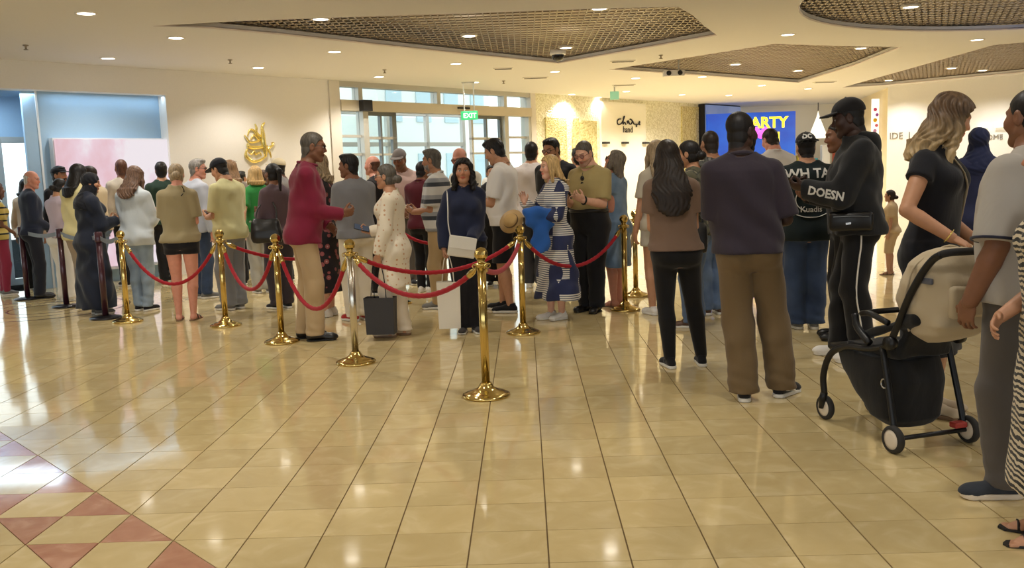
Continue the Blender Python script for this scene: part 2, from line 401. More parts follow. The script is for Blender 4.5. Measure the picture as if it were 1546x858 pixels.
def foot_geo(style, h):
    k = ('foot', style, h)
    if k in CACHE: return CACHE[k]
    out = {}
    F = Fld((-.06, -.09, -.01), (.07, .22, .16), h)
    if style == 'skin':
        F.add(rc((0, -.035, .035), (0, .05, .045), .030, .028), 0); F.add(rc((0, .05, .042), (.004, .13, .02), .030, .018), .02)
        F.add(rc((-.022, .10, .02), (.026, .11, .02), .018, .018), .02); F.add(rc((0, -.01, .05), (0, -.005, .14), .034, .034), .03)
        for i, x in enumerate((-.024, -.013, -.001, .011, .026)): F.add(rc((x*.95+.002, .12, .014), (x*1.05+.003, .146+.022*i/4, .011), .0085+.0008*i, .0085+.001*i), .003)
        F.cut(lambda X, Y, Z: .004-Z)
        CACHE[k] = F.mesh(); return CACHE[k]
    t = {'sneaker': .0, 'dress': -.003, 'slipper': 0}[style]
    F.add(rc((0, -.04, .042), (0, .04, .05), .036, .036+t), 0); F.add(rc((0, .04, .046), (.006, .145, .034), .037+t, .030+t), .02)
    F.add(el((.006, .135, .03), (.046+t, .062, .032)), .02)
    if style != 'slipper':
        F.add(rc((0, -.022, .06), (0, -.018, .085 if style == 'dress' else .092), .036, .038), .02)
        F.cut(lambda X, Y, Z: Z-.098+(Y*.1))
    if style == 'sneaker':
        for i in range(4): F.add(rc((-.018, .03+.022*i, .088-.011*i), (.018, .03+.022*i, .088-.011*i), .006, .006), .004)
    sz = .012 if style == 'dress' else .026
    F.cut(lambda X, Y, Z: sz-.004-Z)
    out['upper'] = F.mesh()
    F = Fld((-.06, -.09, -.01), (.07, .22, .05), h*.8); r = .040+t
    def sole(X, Y, Z):
        a = np.minimum(np.sqrt(X**2+(Y+.038)**2)-r, np.sqrt((X-.006)**2+(Y-.14)**2)-(r+.006))
        hh = np.clip((Y+.038)/.178, 0, 1); d = np.sqrt((X-.006*hh)**2+(Y+.038-.178*hh)**2)-(r+.004*hh)
        return np.maximum(np.minimum(a, d), np.abs(Z-sz/2-.001-.006*(Y > .15)*(Y-.15)/.04)-sz/2)
    F.add((sole, (np.array([-.06, -.09, 0]), np.array([.07, .2, .05]))), 0)
    out['sole'] = F.mesh(); CACHE[k] = out; return out
def hair_geo(style, h, L=.3, amp=.0025, W=1., seed=0):
    k = ('hair', style, h, L, amp, W)
    if k in CACHE: return CACHE[k]
    lo = -.14-(L if style in ('long', 'wavy', 'bob', 'hijab', 'pony') else 0)
    F = Fld((-.21, -.26, lo), (.21, .14, .19), h); C0 = (0, -.014, .034)
    def cap(t, tab, zmin=-.11):
        f0, bb = el(C0, (.074+t, .093+t, .086+t)); f1, b1 = el((0, -.03, -.03), (.066+t, .066+t*.6, .085))
        def f(X, Y, Z): return np.maximum(np.maximum(np.minimum(f0(X, Y, Z), f1(X, Y, Z)), (Y-ilim(Z, tab))*.8), zmin-Z)
        return f, (bb[0]-np.array([0, 0, .06]), bb[1])
    wav = lambda n, a: (lambda X, Y, Z: a*np.sin(np.arctan2(X, -(Y+.02))*n+6*np.sin(Z*23)+Z*14)*np.cos(Z*31+X*20))
    if style == 'short': F.add(cap(.012, SHORT, -.085), 0); F.add(el((0, .035, .105), (.06, .05, .024)), .02); F.disp(wav(22, .003))
    elif style == 'crop': F.add(cap(.007, SHORT, -.08), 0); F.disp(wav(30, .0015))
    elif style == 'buzz': F.add(cap(.003, SHORT, -.08), 0)
    elif style == 'reced': F.add(cap(.007, RECED, -.085), 0); F.disp(wav(24, .002))
    elif style == 'fringe': F.add(cap(.005, BALDT, -.085), 0); F.disp(wav(26, .002))
    if style in ('short', 'crop', 'buzz', 'reced', 'fringe'):
        for s_ in (-1, 1): F.sub_(el((s_*.085, -.004, -.008), (.024, .024, .037)), .006)
    elif style in ('bun', 'pony', 'lowbun'):
        F.add(cap(.009, FULL, -.085), 0)
        if style == 'bun': F.add(el((0, -.125, .045), (.045, .042, .045)), .02)
        elif style == 'lowbun': F.add(el((0, -.125, -.035), (.05, .045, .042)), .02)
        else:
            F.add(rc((0, -.11, .06), (0, -.155, .03), .025, .03), .02); F.add(rc((0, -.155, .03), (0, -.15, -L), .032, .014), .02)
        F.disp(wav(26, .0025))
    elif style in ('long', 'wavy', 'bob'):
        e = .008 if style == 'wavy' else 0
        F.add(cap(.015+e, FULL, -.12), 0)
        zs = np.array([-L, -L*.9, -L*.6, -.16, -.08, .0, .05])
        bob = style == 'bob'
        A = np.array([.035, .085, .115, .108, .098, .092, .06]) + (.016 if style == 'wavy' else 0)
        B = np.array([.02, .032, .042, .05, .06, .075, .05])
        O = np.array([-.17, -.165, -.15, -.115, -.075, -.035, -.03])
        if bob or style == 'wavy': A = A*[1, 1.15, 1.05, 1, 1, 1, 1] if True else A; O = O+np.array([.07, .07, .06, .04, .02, 0, 0]); B = B+np.array([.02, .03, .03, .02, .01, 0, 0]); A[0] = .075
        F.add(loft(zs, A*np.array([W, W, W, .5+.5*W, 1, 1, 1]), B, 0, O, n=2.2), .02)
        for s in (-1, 1):
            F.add(rc((s*.066, .028, .055), (s*.086, .012, -.06), .020, .026), .02)
            F.add(rc((s*.086, .012, -.06), (s*.095, .015+(0 if style == 'long' else .01), -L*(.62 if style == 'long' else .85)), .028+e, .018+e), .02)
        F.disp(wav(30 if style != 'wavy' else 16, amp if style != 'wavy' else .009))
        F.cut(lambda X, Y, Z: -np.maximum(np.maximum(np.abs(X)-.056, .032-Y), np.maximum(Z-.07+6*X**2, -.24-Z)))
    elif style == 'beard':
        f0, bb = el((0, .030, -.050), (.066, .066, .078))
        F.add((lambda X, Y, Z: np.maximum(np.maximum(f0(X, Y, Z), .012-Y), Z+.036-.25*np.clip(np.abs(X)-.03, 0, .05)), bb), 0)
        F.sub_(el((0, .10, -.062), (.022, .02, .008)), .004); F.disp(wav(30, .0015))
    elif style == 'hijab':
        f0, bb = el((0, -.018, .03), (.092, .108, .100)); f1, b1 = el((0, .0, -.06), (.088, .085, .1))
        F.add((lambda X, Y, Z: np.minimum(f0(X, Y, Z), f1(X, Y, Z)), (np.minimum(bb[0], b1[0]), np.maximum(bb[1], b1[1]))), 0)
        zs = np.array([-L, -.26, -.18, -.1, -.03]); F.add(loft(zs, np.array([.21, .21, .15, .1, .06]), np.array([.12, .13, .11, .09, .07]), 0, np.array([-.05, -.05, -.04, -.02, -.01]), n=2.1), .03)
        F.sub_(el((0, .115, -.012), (.052, .07, .075)), .01); F.disp(wav(9, .004))
    CACHE[k] = F.mesh(); return CACHE[k]
def hat_geo(style, h):
    k = ('hat', style, h)
    if k in CACHE: return CACHE[k]
    F = Fld((-.14, -.15, .0), (.14, .24, .17), h)
    F.add(el((0, -.012, .045), (.090, .110, .094)), 0)
    F.cut(lambda X, Y, Z: .042-Z+.12*(Y))
    F.add(rc((0, -.012, .138), (0, -.012, .140), .008, .006), .003)
    out = [F.mesh()]
    G = Fld((-.14, .0, .0), (.14, .24, .09), h*.8)
    def vis(X, Y, Z):
        d = np.sqrt(X**2+((Y-.085)*.95)**2)-.088
        zz = .058-.10*(Y-.085)-1.6*X**2
        return np.maximum(np.maximum(d, np.abs(Z-zz)-.005), .055-Y)
    G.add((vis, (np.array([-.14, .0, .0]), np.array([.14, .24, .09]))), 0); out.append(G.mesh())
    CACHE[k] = out; return out
# ------------------------------------------------------------------ people
TONE = {'fair': srgb(222, 172, 146), 'pink': srgb(212, 148, 126), 'tan': srgb(190, 140, 108), 'olive': srgb(172, 124, 94), 'brown': srgb(130, 88, 64), 'dark': srgb(92, 58, 42), 'deep': srgb(62, 40, 32)}
HAIRC = {'black': srgb(24, 20, 20), 'dark': srgb(42, 32, 26), 'brown': srgb(80, 56, 40), 'redbrown': srgb(100, 66, 52), 'mid': srgb(108, 82, 66), 'greymid': srgb(122, 112, 100), 'lightbrown': srgb(140, 108, 78), 'blond': srgb(196, 162, 108), 'ash': srgb(158, 138, 110), 'grey': srgb(138, 132, 126), 'white': srgb(196, 190, 184), 'greydark': srgb(92, 86, 78)}
LOD = {0: dict(b=.012, a=.010, h=.0045, n=.005, c=.0115, r=.0055, f=.0065), 1: dict(b=.02, a=.0125, h=.006, n=.0065, c=.0145, r=.0075, f=.009), 2: dict(b=.026, a=.018, h=.009, n=.0095, c=.021, r=.011, f=.014)}
# body profile as fractions of height: z, half width, half depth, centre y
PROF = {'m': np.array([(.448, .062, .040, -.004), (.47, .090, .058, -.008), (.51, .100, .067, -.010), (.55, .096, .064, -.006), (.60, .089, .060, .002), (.66, .092, .063, .004), (.72, .102, .069, .002), (.765, .108, .067, -.004), (.795, .103, .058, -.010), (.815, .080, .046, -.012), (.832, .050, .036, -.010), (.85, .034, .033, -.004)]),
        'f': np.array([(.448, .066, .044, -.004), (.47, .094, .062, -.010), (.51, .105, .069, -.012), (.55, .097, .062, -.006), (.60, .079, .053, .002), (.66, .080, .055, .003), (.72, .088, .060, .002), (.765, .094, .058, -.004), (.795, .090, .050, -.010), (.815, .070, .042, -.012), (.832, .042, .032, -.010), (.85, .029, .029, -.004)])}
ARMS = {  # right arm: wrist target (x, y, z in heights), elbow pole, finger direction, palm normal, curl
    'down': ((.150, .015, .480), (.4, -1, 0), (0, .12, -1), (-1, .1, 0), 'relax'),
    'downf': ((.140, .060, .490), (.5, -1, 0), (0, .3, -1), (-1, .1, 0), 'relax'),
    'grip': ((.150, .010, .482), (.4, -1, 0), (0, .05, -1), (-1, .1, 0), 'grip'),
    'phone': ((.050, .165, .655), (.35, -.6, -1), (-.35, .75, .45), (-.6, -.4, .7), 'phone'),
    'phonel': ((.040, .150, .610), (.35, -.6, -1), (-.4, .8, .25), (-.6, -.3, .8), 'phone'),
    'reach': ((.060, .215, .640), (.6, -.4, -1), (-.2, .95, .1), (-.7, -.2, .6), 'phone'),
    'pocket': ((.128, .035, .520), (1, -1, 0), (-.2, .3, -1), (-1, 0, 0), 'flat'),
    'cross': ((-.045, .125, .665), (1, -.2, -.7), (-1, .15, .05), (0, -1, 0), 'relax'),
    'front': ((.030, .115, .545), (.45, -1, 0), (-.7, .5, -.5), (-.4, -.9, 0), 'relax'),
    'chest': ((.060, .130, .690), (.9, -.3, -.7), (-.5, .35, .8), (-.6, -.5, .2), 'relax'),
    'wave': ((.100, .150, .720), (.8, -.2, -1), (.05, .25, 1), (-.8, .6, 0), 'relax'),
    'back': ((.150, -.06, .500), (.3, -1, .2), (0, -.1, -1), (-1, .1, 0), 'relax'),
    'hip': ((.115, -.02, .575), (1, -.8, 0), (-.6, .5, -.6), (-.8, 0, -.2), 'flat'),
}
FOLD = lambda a, s=0.: (lambda X, Y, Z: a*1.15*(np.sin(24*X+5*np.sin(5*Z+s)+s)*np.sin(17*Y+7*Z+2*s)+.7*np.sin(20*Z+19*X-14*Y+3*s)*np.sin(11*X+5*Z+s)))
GROUPS = {}
class Person: pass
def person(label, x, y, face, h=1.75, sex='m', skin='tan', bw=1.0, lod=1, hair=None, beard=None, cap=None, head=(0, 0), lean=.02, armR='down', armL='down',
           top=None, bottom=None, shoes=None, feet=None, glasses=None, belly=0., stoop=0., sway=0., seed=None, hoodie=None, group=None):
    """face: 0 = away from the camera's side, 90 = +X, 180 = -Y. All garments are children of the person."""
    S = LOD[lod]; P = PROF[sex].copy(); P[:, 0] *= h; P[:, 1] *= h*bw; P[:, 2] *= h*(.4+.6*bw); P[:, 3] *= h
    seed = seed if seed is not None else random.random()*6
    ln = lambda z: lean*max(0., z-.5*h)+stoop*max(0., z-.68*h)**2*4
    lnv = np.vectorize(ln)
    zz = np.linspace(P[0, 0], P[-1, 0], 60); pa, pb, po = [np.interp(zz, P[:, 0], P[:, i]) for i in (1, 2, 3)]
    po = po+lnv(zz); pb2 = pb+belly*np.exp(-((zz-.6*h)/(.075*h))**2)*.5; po2 = po+belly*np.exp(-((zz-.6*h)/(.075*h))**2)*.5
    sw = (.095 if sex == 'm' else .082)*h*(.35+.65*bw); shz = .792*h; shy = ln(shz)-.012*h
    root = empty('person', (x, y, 0), -R(face)); tag(root, label, 'person', group)
    C = np.array(TONE[skin][:3]); chunks = []
    def put(VQ, col=None, M=None, off=None):
        V, Q = VQ
        V = V.copy()
        if M is not None:
            V = V@np.array(M, 'f4').T
            if np.linalg.det(np.array(M)) < 0: Q = Q[:, ::-1]
        if off is not None: V = V+np.array(off, 'f4')
        chunks.append((V, Q, np.tile(C, (len(V), 1)) if col is None else col))
    # --- joints
    J = {}
    tl = {'R': 1, 'L': -1}
    for s, sg, A in (('R', 1, armR), ('L', -1, armL)):
        spec = ARMS[A] if isinstance(A, str) else A
        wr, pole, fd, pn, curl = spec; mx = np.array([sg, 1, 1])
        sh = np.array([sg*sw, shy, shz]); T = np.array(wr)*h*mx+np.array([0, ln(wr[2]*h), 0])
        if A in ('down', 'grip', 'back', 'downf'): T[0] += sg*(sw-.1*h)*.8 + sg*max(0, bw-1)*.06*h
        e, wq = ik(sh, T, .170*h, .148*h, np.array(pole)*mx)
        J[s] = (sh, e, wq, np.array(fd)*mx, np.array(pn)*mx, curl)
    if feet is None: feet = ((.07, .0, 8), (-.07, .02, -8))
    LJ = {}
    for s, sg, ft in (('R', 1, feet[0]), ('L', -1, feet[1])):
        hip = np.array([sg*.050*h*(.5+.5*bw), -.006*h, .505*h]); an = np.array([ft[0]*h/1.75 if True else 0, ft[1]-.0, .05*h])
        kn, an = ik(hip, an, .2325*h, .2255*h, np.array([math.sin(R(ft[2]))*.6, 1., 0]))
        LJ[s] = (hip, kn, an, ft[2])
    ks = h/1.75
    # --- skin: trunk
    wd = (.5+.5*bw)
    F = Fld((-.30*h, -.16*h, .42*h), (.30*h, .24*h, .90*h), S['b'])
    F.add(loft(zz, pa, pb2, 0, po2), 0)
    nb = np.array([0, ln(.83*h)-.006*h, .82*h]); hc = np.array([0, ln(.93*h)+.016*h, h-.128*ks])
    hcy = ln(.865*h)+.004*h; piv = np.array([0, hcy, .868*h])
    nr = (.036 if sex == 'm' else .030)*h*wd
    F.add(rc(nb, piv+np.array([0, .002, .0]), nr*1.05, nr*.95), .04)
    for sg in (1, -1):
        F.add(rc((sg*.025*h, shy+.004, .838*h), (sg*sw*.95, shy, shz+.002*h), .024*h, .028*h*wd), .03)
        if sex == 'f': F.add(el((sg*.043*h, ln(.73*h)+.044*h, .735*h), (.033*h, .033*h, .033*h)), .03)
        F.add(el((sg*.045*h, -.042*h, .505*h), (.047*h*wd, .045*h, .05*h)), .03)
    put(F.mesh())
    bt = bottom or {}; bare_leg = bt.get('bare', False)
    slv = (top or {}).get('sleeve', 'short')
    # --- skin: arms and hands
    ar = (.0305*wd*(1 if sex == 'm' else .88))*h
    for s in 'RL':
        sh, e, wq, fd, pn, curl = J[s]
        lo = np.minimum(np.minimum(sh, e), wq)-.06; hi = np.maximum(np.maximum(sh, e), wq)+.06
        F = Fld(lo, hi, S['a'] if slv != 'long' else S['b']*.8)
        d = (e-sh); F.add(rc(sh, sh+d*.5, ar, ar*.92), 0); F.add(rc(sh+d*.5, e, ar*.92, ar*.76), .004)
        d2 = wq-e; F.add(rc(e, e+d2*.28, ar*.76, ar*.80), .006); F.add(rc(e+d2*.28, wq, ar*.80, ar*.56), .004)
        put(F.mesh())
        y_ = fd/np.linalg.norm(fd); z_ = pn-y_*(pn@y_); z_ /= np.linalg.norm(z_)+1e-9; x_ = np.cross(y_, z_)
        kk = ks*(.98 if sex == 'm' else .88)
        M = np.stack([x_, y_, z_], 1)*kk
        if s == 'L': M = np.stack([-x_, y_, z_], 1)*kk
        put(hand_geo(curl, S['n']), None, M, wq)
        J[s+'h'] = (wq+y_*.085*kk+z_*.03*kk, x_, y_, z_)
    # --- skin: legs and feet
    tr = .050*h*wd*(1 if sex == 'm' else 1.04); kr = .0315*h*wd; cr_ = .0325*h*wd; akr = .0195*h
    for s in 'RL':
        hip, kn, an, fy = LJ[s]
        lo = np.minimum(np.minimum(hip, kn), an)-.11; hi = np.maximum(np.maximum(hip, kn), an)+.11
        F = Fld(lo, hi, S['a'] if bare_leg else S['b'])
        F.add(rc(hip, kn, tr, kr), 0); ca = kn+(an-kn)*.27+np.array([0, -.008*h, 0])
        F.add(rc(kn, ca, kr, cr_), .005); F.add(rc(ca, an, cr_, akr), .008); F.add(rc(kn, an, kr*.85, akr), .005)
        put(F.mesh())
        a = -R(fy); M = np.array([[math.cos(a), -math.sin(a), 0], [math.sin(a), math.cos(a), 0], [0, 0, 1]])*ks*(.98 if sex == 'm' else .9)
        if s == 'L': M = M@np.diag([-1., 1, 1])
        LJ[s] += (M, np.array([an[0], an[1], 0]))
        if shoes is None or shoes[0] in ('sandal', 'slipper'): put(foot_geo('skin', S['f']), None, M, LJ[s][5])
    # --- skin: head
    hy, hp = -R(head[0]), R(head[1])
    Ry = np.array([[math.cos(hy), -math.sin(hy), 0], [math.sin(hy), math.cos(hy), 0], [0, 0, 1]])
    Rx = np.array([[1, 0, 0], [0, math.cos(hp), math.sin(hp)], [0, -math.sin(hp), math.cos(hp)]])
    RH = Ry@Rx; hk = ks*.985
    def hx(V): return ((V*hk+(hc-piv))@RH.T.astype('f4')+piv).astype('f4')
    V, Q, W = head_geo(sex, S['h'])
    col = np.tile(C, (len(V), 1)); hcol = np.array(HAIRC[hair[1]][:3]) if hair else C*.5
    red = np.array([1.12, .80, .76])
    col = col*(1+(red-1)*(.7*W['nose']+.6*W['cheek'])[:, None])
    if beard == 'stubble': col[W['stub']] = col[W['stub']]*.55+hcol*.2
    if hair and hair[0] in ('buzz', 'crop', 'short', 'reced'): col[W['scalp']] = hcol*.9
    col[W['brow']] = col[W['brow']]*.25+hcol*.5*(.7 if hair and hair[1] in ('blond', 'white') else 1)
    col[W['lip']] = col[W['lip']]*(np.array([.85, .52, .52]) if sex == 'm' else np.array([.95, .42, .42]))
    col[W['white']] = np.array([.62, .58, .55]); col[W['iris']] = np.array([.03, .02, .015]); col[W['lash']] = C*.25
    chunks.append((hx(V), Q, col))
    n0 = 0; VV, QQ, CC = [], [], []
    for V, Q, c in chunks: VV.append(V); QQ.append(Q+n0); CC.append(c); n0 += len(V)
    np_mesh('body', np.concatenate(VV), np.concatenate(QQ), SKIN, root, True, np.concatenate(CC))
    # --- top garment (or dress)
    if top:
        th = top.get('th', .016); fit = top.get('fit', .6); hem = top.get('hem', .50)*h; flare = top.get('flare', 0.)
        low = min(hem, .44*h); z2 = np.linspace(low, P[-1, 0]+.005, 90)
        a2, b2, o2 = np.interp(z2, zz, pa), np.interp(z2, zz, pb2), np.interp(z2, zz, po2)
        lf = 1+.14*max(0, fit-.7)/.3; ref = np.interp(.70*h, zz, pa)*lf, np.interp(.70*h, zz, pb2)*(1.5*lf-.5)
        a2, b2 = a2+th, b2+th
        for i in range(len(z2)-1, -1, -1):
            if z2[i] < .76*h:
                q = min(1., (.76*h-z2[i])/(.10*h)); q = q*q*(3-2*q)*fit
                a2[i] = max(a2[i], q*(ref[0]+th)+(1-q)*a2[i]); b2[i] = max(b2[i], q*(ref[1]+th)+(1-q)*b2[i])
                if z2[i] < .555*h and not top.get('tuck'): a2[i] = max(a2[i], .05*h*wd+.051*h*wd+.030); b2[i] = max(b2[i], .051*h*wd+.030)
                if z2[i] < .55*h: a2[i] += flare*(.55*h-z2[i]); b2[i] += flare*.85*(.55*h-z2[i])
        nt = top.get('neck', .835)*h
        pts = np.concatenate([[J[s][i] for i in range(3)] for s in 'RL'])
        lo = [min(-a2.max(), pts[:, 0].min())-.07, min((o2-b2).min(), pts[:, 1].min())-.07, min(hem, (pts[:, 2].min() if slv == 'long' else hem))-.03]
        hi = [max(a2.max(), pts[:, 0].max())+.07, max((o2+b2).max(), pts[:, 1].max())+.07, max(.87*h, (pts[:, 2].max() if slv == 'long' else 0)+.05)]
        F = Fld(lo, hi, S['c'])
        F.add(loft(z2, a2, b2, 0, o2, z0=hem), 0)
        for sg in (1, -1):
            F.add(rc((sg*.028*h, shy+.002, .834*h), (sg*sw*(.72 if slv == 'none' else .95), shy, shz+.002*h), .024*h+th*.6, .027*h*wd+th*.7), .03)
            if sex == 'f': F.add(el((sg*.043*h, ln(.73*h)+.044*h, .735*h), (.033*h+th,)*3), .04)
            if .42*h < hem < .57*h: F.add(el((sg*.045*h, -.042*h, .505*h), (.047*h*wd+th, .045*h+max(th, .018), .05*h+th)), .04)
            elif hem <= .42*h: F.add(el((sg*.040*h, -.026*h, .51*h), (.05*h*wd+th, .05*h+th, .08*h)), .05)
        fa = top.get('fold', .004)
        F.disp(FOLD(fa, seed))
        F.cut(lambda X, Y, Z: hem-Z)
        sl = top.get('loose', .012)
        for s in 'RL':
            sh, e, wq = J[s][:3]; r1 = ar+th
            if slv == 'short': F.add(rcc(sh, e, r1+.002, r1*.95+sl, top.get('sl', .72)), .014)
            elif slv == 'cap': F.add(rcc(sh, e, r1+.002, r1+sl, .38), .014)
            elif slv in ('long', 'three'):
                F.add(rc(sh, e, r1+.002, ar*.80+th+sl*.7), .014)
                d2 = wq-e; F.add(rcc(e, wq, ar*.80+th+sl*.7, ar*.58+th*.8+sl*.6, .985 if slv == 'long' else .35), .012)
        if slv == 'long': F.disp(FOLD(fa*.8, seed+2))
        F.sub_(rc(nb+np.array([0, .012, nt-.82*h+.032]), nb+np.array([0, .02, .12*h]), nr*1.12+top.get('open', .006), nr*1.5+.02), .012)
        if top.get('vneck'): F.sub_(el((0, ln(.8*h)+.066*h, .808*h), (.030*h, .045*h, top['vneck']*h)), .01)
        V, Q = F.mesh(); nm = top.get('name', 'shirt')
        tob = np_mesh(nm, V, Q, top['mat'], root)
        if top.get('collar'):
            bm = bmesh.new(); ring = []
            for i in range(20):
                t = 2*math.pi*i/20; ring.append((math.sin(t)*(nr+.012), nb[1]+.012-math.cos(t)*-(nr+.012)*1.05, .846*h-.018*math.cos(t)*1.0))
            tube(bm, ring, .013, 6, closed=True, flat=1.0); bm_mesh('collar', bm, top.get('cmat', top['mat']), tob, True)
        if top.get('cuff') is not None and slv == 'short':
            for s in 'RL':
                sh, e = J[s][:2]; d = (e-sh)/np.linalg.norm(e-sh); c = sh+(e-sh)*top.get('sl', .72)-d*.006; bm = bmesh.new()
                u = Vector(d).orthogonal().normalized(); v = Vector(d).cross(u); r_ = ar+th*.95+sl*.72+.004
                tube(bm, [Vector(c)+(u*math.cos(k*math.pi/8)+v*math.sin(k*math.pi/8))*r_ for k in range(16)], .007, 6, closed=True); bm_mesh('cuff', bm, top['cuff'], tob, True)

        if hoodie:
            G = Fld((-.18, -.25, .72*h), (.18, .18, .94*h), S['c']*.8); yb = ln(.83*h)
            for i in range(9):
                t0, t1 = [math.pi*(.12+.76*k/9)+math.pi for k in (i, i+1)]
                f = lambda t: (math.cos(t)*.105, yb-.005+math.sin(t)*.095, .850*h-.012*math.sin(t)*-1)
                G.add(rc(f(t0), f(t1), .040, .040), .02)
            G.add(el((0, yb-.115, .81*h), (.115, .055, .10)), .04); G.disp(FOLD(.004, 1))
            V, Q = G.mesh(); np_mesh('hood', V, Q, top['mat'], tob)
    # --- lower garment
    if bottom:
        kind = bottom.get('kind', 'trousers'); th = bottom.get('th', .008); wz = bottom.get('waist', .585)*h; m = bottom['mat']
        tight = bottom.get('tight', False)
        if kind in ('trousers', 'shorts'):
            hemz = bottom.get('hem', .03 if kind == 'trousers' else .30)*h
            kr2, hr2 = bottom.get('knee', .072)*ks, bottom.get('hemr', .070)*ks
            xs = [q for s in 'RL' for q in (LJ[s][0], LJ[s][1], LJ[s][2])]; xs = np.array(xs)
            ex = max(.12, hr2+.06)
            F = Fld([min(xs[:, 0].min()-ex, -pa.max()-.06), min(xs[:, 1].min()-ex, -.15*h), hemz-.03], [max(xs[:, 0].max()+ex, pa.max()+.06), max(xs[:, 1].max()+ex, .15*h), wz+.03], S['c'])
            F.add(loft(zz, pa+th, pb2+th, 0, po2, z0=.45*h, z1=wz), 0)
            for sg in (1, -1): F.add(el((sg*.045*h, -.040*h, .505*h), (.047*h*wd+th, .045*h+th, .05*h+th)), .03)
            F.cut(lambda X, Y, Z: Z-wz)
            for s in 'RL':
                hip, kn, an = LJ[s][:3]
                if tight:
                    ca = kn+(an-kn)*.27+np.array([0, -.008*h, 0]); t = .009
                    F.add(rc(hip, kn, tr+t, kr+t), .02); F.add(rc(kn, ca, kr+t, cr_+t), .008); F.add(rc(ca, an, cr_+t, akr+t+.002), .01)
                else:
                    F.add(rc(hip-np.array([0, 0, .01]), kn, tr+th+.004, kr2), .022)
                    lowp = an+np.array([0, .0, -.02]); F.add(rc(kn, lowp, kr2, hr2), .02)
                    if kind == 'trousers': ca = kn+(an-kn)*.27+np.array([0, -.008*h, 0]); F.add(rc(kn, ca, max(kr2*.96, kr+.013), max(cr_+.013, kr2*.9)), .02)
            fa = bottom.get('fold', .004)
            if not tight:
                F.disp(FOLD(fa, seed+1))
                if kind == 'trousers': F.disp(lambda X, Y, Z: .006*np.sin(Z*75+X*22+Y*18+seed)*np.exp(-np.clip(Z-hemz, 0, 1)/.10))
            F.cut(lambda X, Y, Z: hemz-Z)
            V, Q = F.mesh(); bo = np_mesh('trousers' if kind == 'trousers' else 'shorts', V, Q, m, root)
            if bottom.get('stripe') is not None:
                hip, kn, an = LJ[bottom.get('stripe_leg', 'R')][:3]; sg = 1 if bottom.get('stripe_leg', 'R') == 'R' else -1
                bm = bmesh.new(); o = lambda p, r: Vector((p[0]+sg*r, p[1]-.01, p[2]))
                tube(bm, curve_pts([o(hip, tr+th+.014)+Vector((0, 0, .08)), o(hip, tr+th+.006)+Vector((0, 0, -.1)), o((hip+kn)/2, (tr+kr2)/2+.012), o(kn, kr2+.006), o((kn+an)/2, (kr2+hr2)/2+.006), o(an, hr2+.006)+Vector((0, 0, -.02))], 5), .008, 6, flat=.6)
                bm_mesh('side_stripe', bm, bottom['stripe'], bo, True)
        else:
            hemz = bottom.get('hem', .25)*h; fl = bottom.get('flare', .2)
            z2 = np.linspace(hemz, wz, 60); a2 = np.interp(z2, zz, pa)+th; b2 = np.interp(z2, zz, pb2)+th; o2 = np.interp(z2, zz, po2)
            k = z2 < .5*h; a2[k] = np.interp(.5*h, zz, pa)+th+fl*(.5*h-z2[k]); b2[k] = np.interp(.5*h, zz, pb2)+th+fl*(.5*h-z2[k])
            F = Fld((-a2.max()-.05, -b2.max()-.08, hemz-.03), (a2.max()+.05, b2.max()+.08, wz+.03), S['c'])
            F.add(loft(z2, a2, b2, 0, o2, n=2.1), 0)
            for sg in (1, -1): F.add(el((sg*.045*h, -.040*h, .505*h), (.047*h*wd+th, .045*h+th, .05*h)), .04)
            F.disp(lambda X, Y, Z: .010*np.sin(np.arctan2(X, Y)*9+seed)*np.clip((.5*h-Z)*3, 0, 1)); F.disp(FOLD(.004, seed)); F.cut(lambda X, Y, Z: np.maximum(hemz-Z, Z-wz))
            V, Q = F.mesh(); bo = np_mesh('skirt', V, Q, m, root)
        if bottom.get('belt') is not None:
            zb = wz-.018; bm = bmesh.new(); a_, b_, o_ = [np.interp(zb, zz, q) for q in (pa, pb2, po2)]
            pts = [(math.sin(t)*(a_+th+.005), o_+math.cos(t)*(b_+th+.006), zb) for t in np.linspace(0, 2*math.pi, 33)[:-1]]
            tube(bm, pts, .016, 6, closed=True); bm_mesh('belt', bm, bottom['belt'], bo, True)
    # --- shoes
    if shoes:
        st, um, sm = shoes
        for s in 'RL':
            M, off = LJ[s][4], LJ[s][5]; fl = np.linalg.det(M) < 0
            if st == 'sandal':
                bm = bmesh.new(); Mm = Matrix([[*M[i], off[i]] for i in range(3)]+[[0, 0, 0, 1]])
                pr = [(-.03, -.075), (.03, -.075), (.036, 0), (.045, .11), (.03, .185), (0, .195), (-.03, .17), (-.04, .1), (-.034, 0)]
                a = [bm.verts.new((px, py, .002)) for px, py in pr]; b = [bm.verts.new((px, py, .014)) for px, py in pr]
                bm.faces.new(a[::-1]); bm.faces.new(b)
                for i in range(len(a)): bm.faces.new((a[i], a[(i+1) % len(a)], b[(i+1) % len(a)], b[i]))
                so = Mm; bmesh.ops.transform(bm, matrix=Mm, verts=bm.verts); shoe = bm_mesh('sandal', bm, sm, root)
                bm = bmesh.new()
                for yy, hh in ((.105, .035), (.03, .07)): tube(bm, [Mm@Vector((.042*math.cos(t)+.004, yy, .014+hh*math.sin(t))) for t in np.linspace(0, math.pi, 11)], .009, 6, flat=.35)
                bm_mesh('strap', bm, um, shoe, True); continue
            g = foot_geo(st, S['f'])
            def place(VQ): V, Q = VQ; return (V@M.T.astype('f4')+off.astype('f4'), Q[:, ::-1] if fl else Q)
            V, Q = place(g['upper']); sh_ = np_mesh('shoe', V, Q, um, root); V, Q = place(g['sole']); np_mesh('sole', V, Q, sm, sh_)
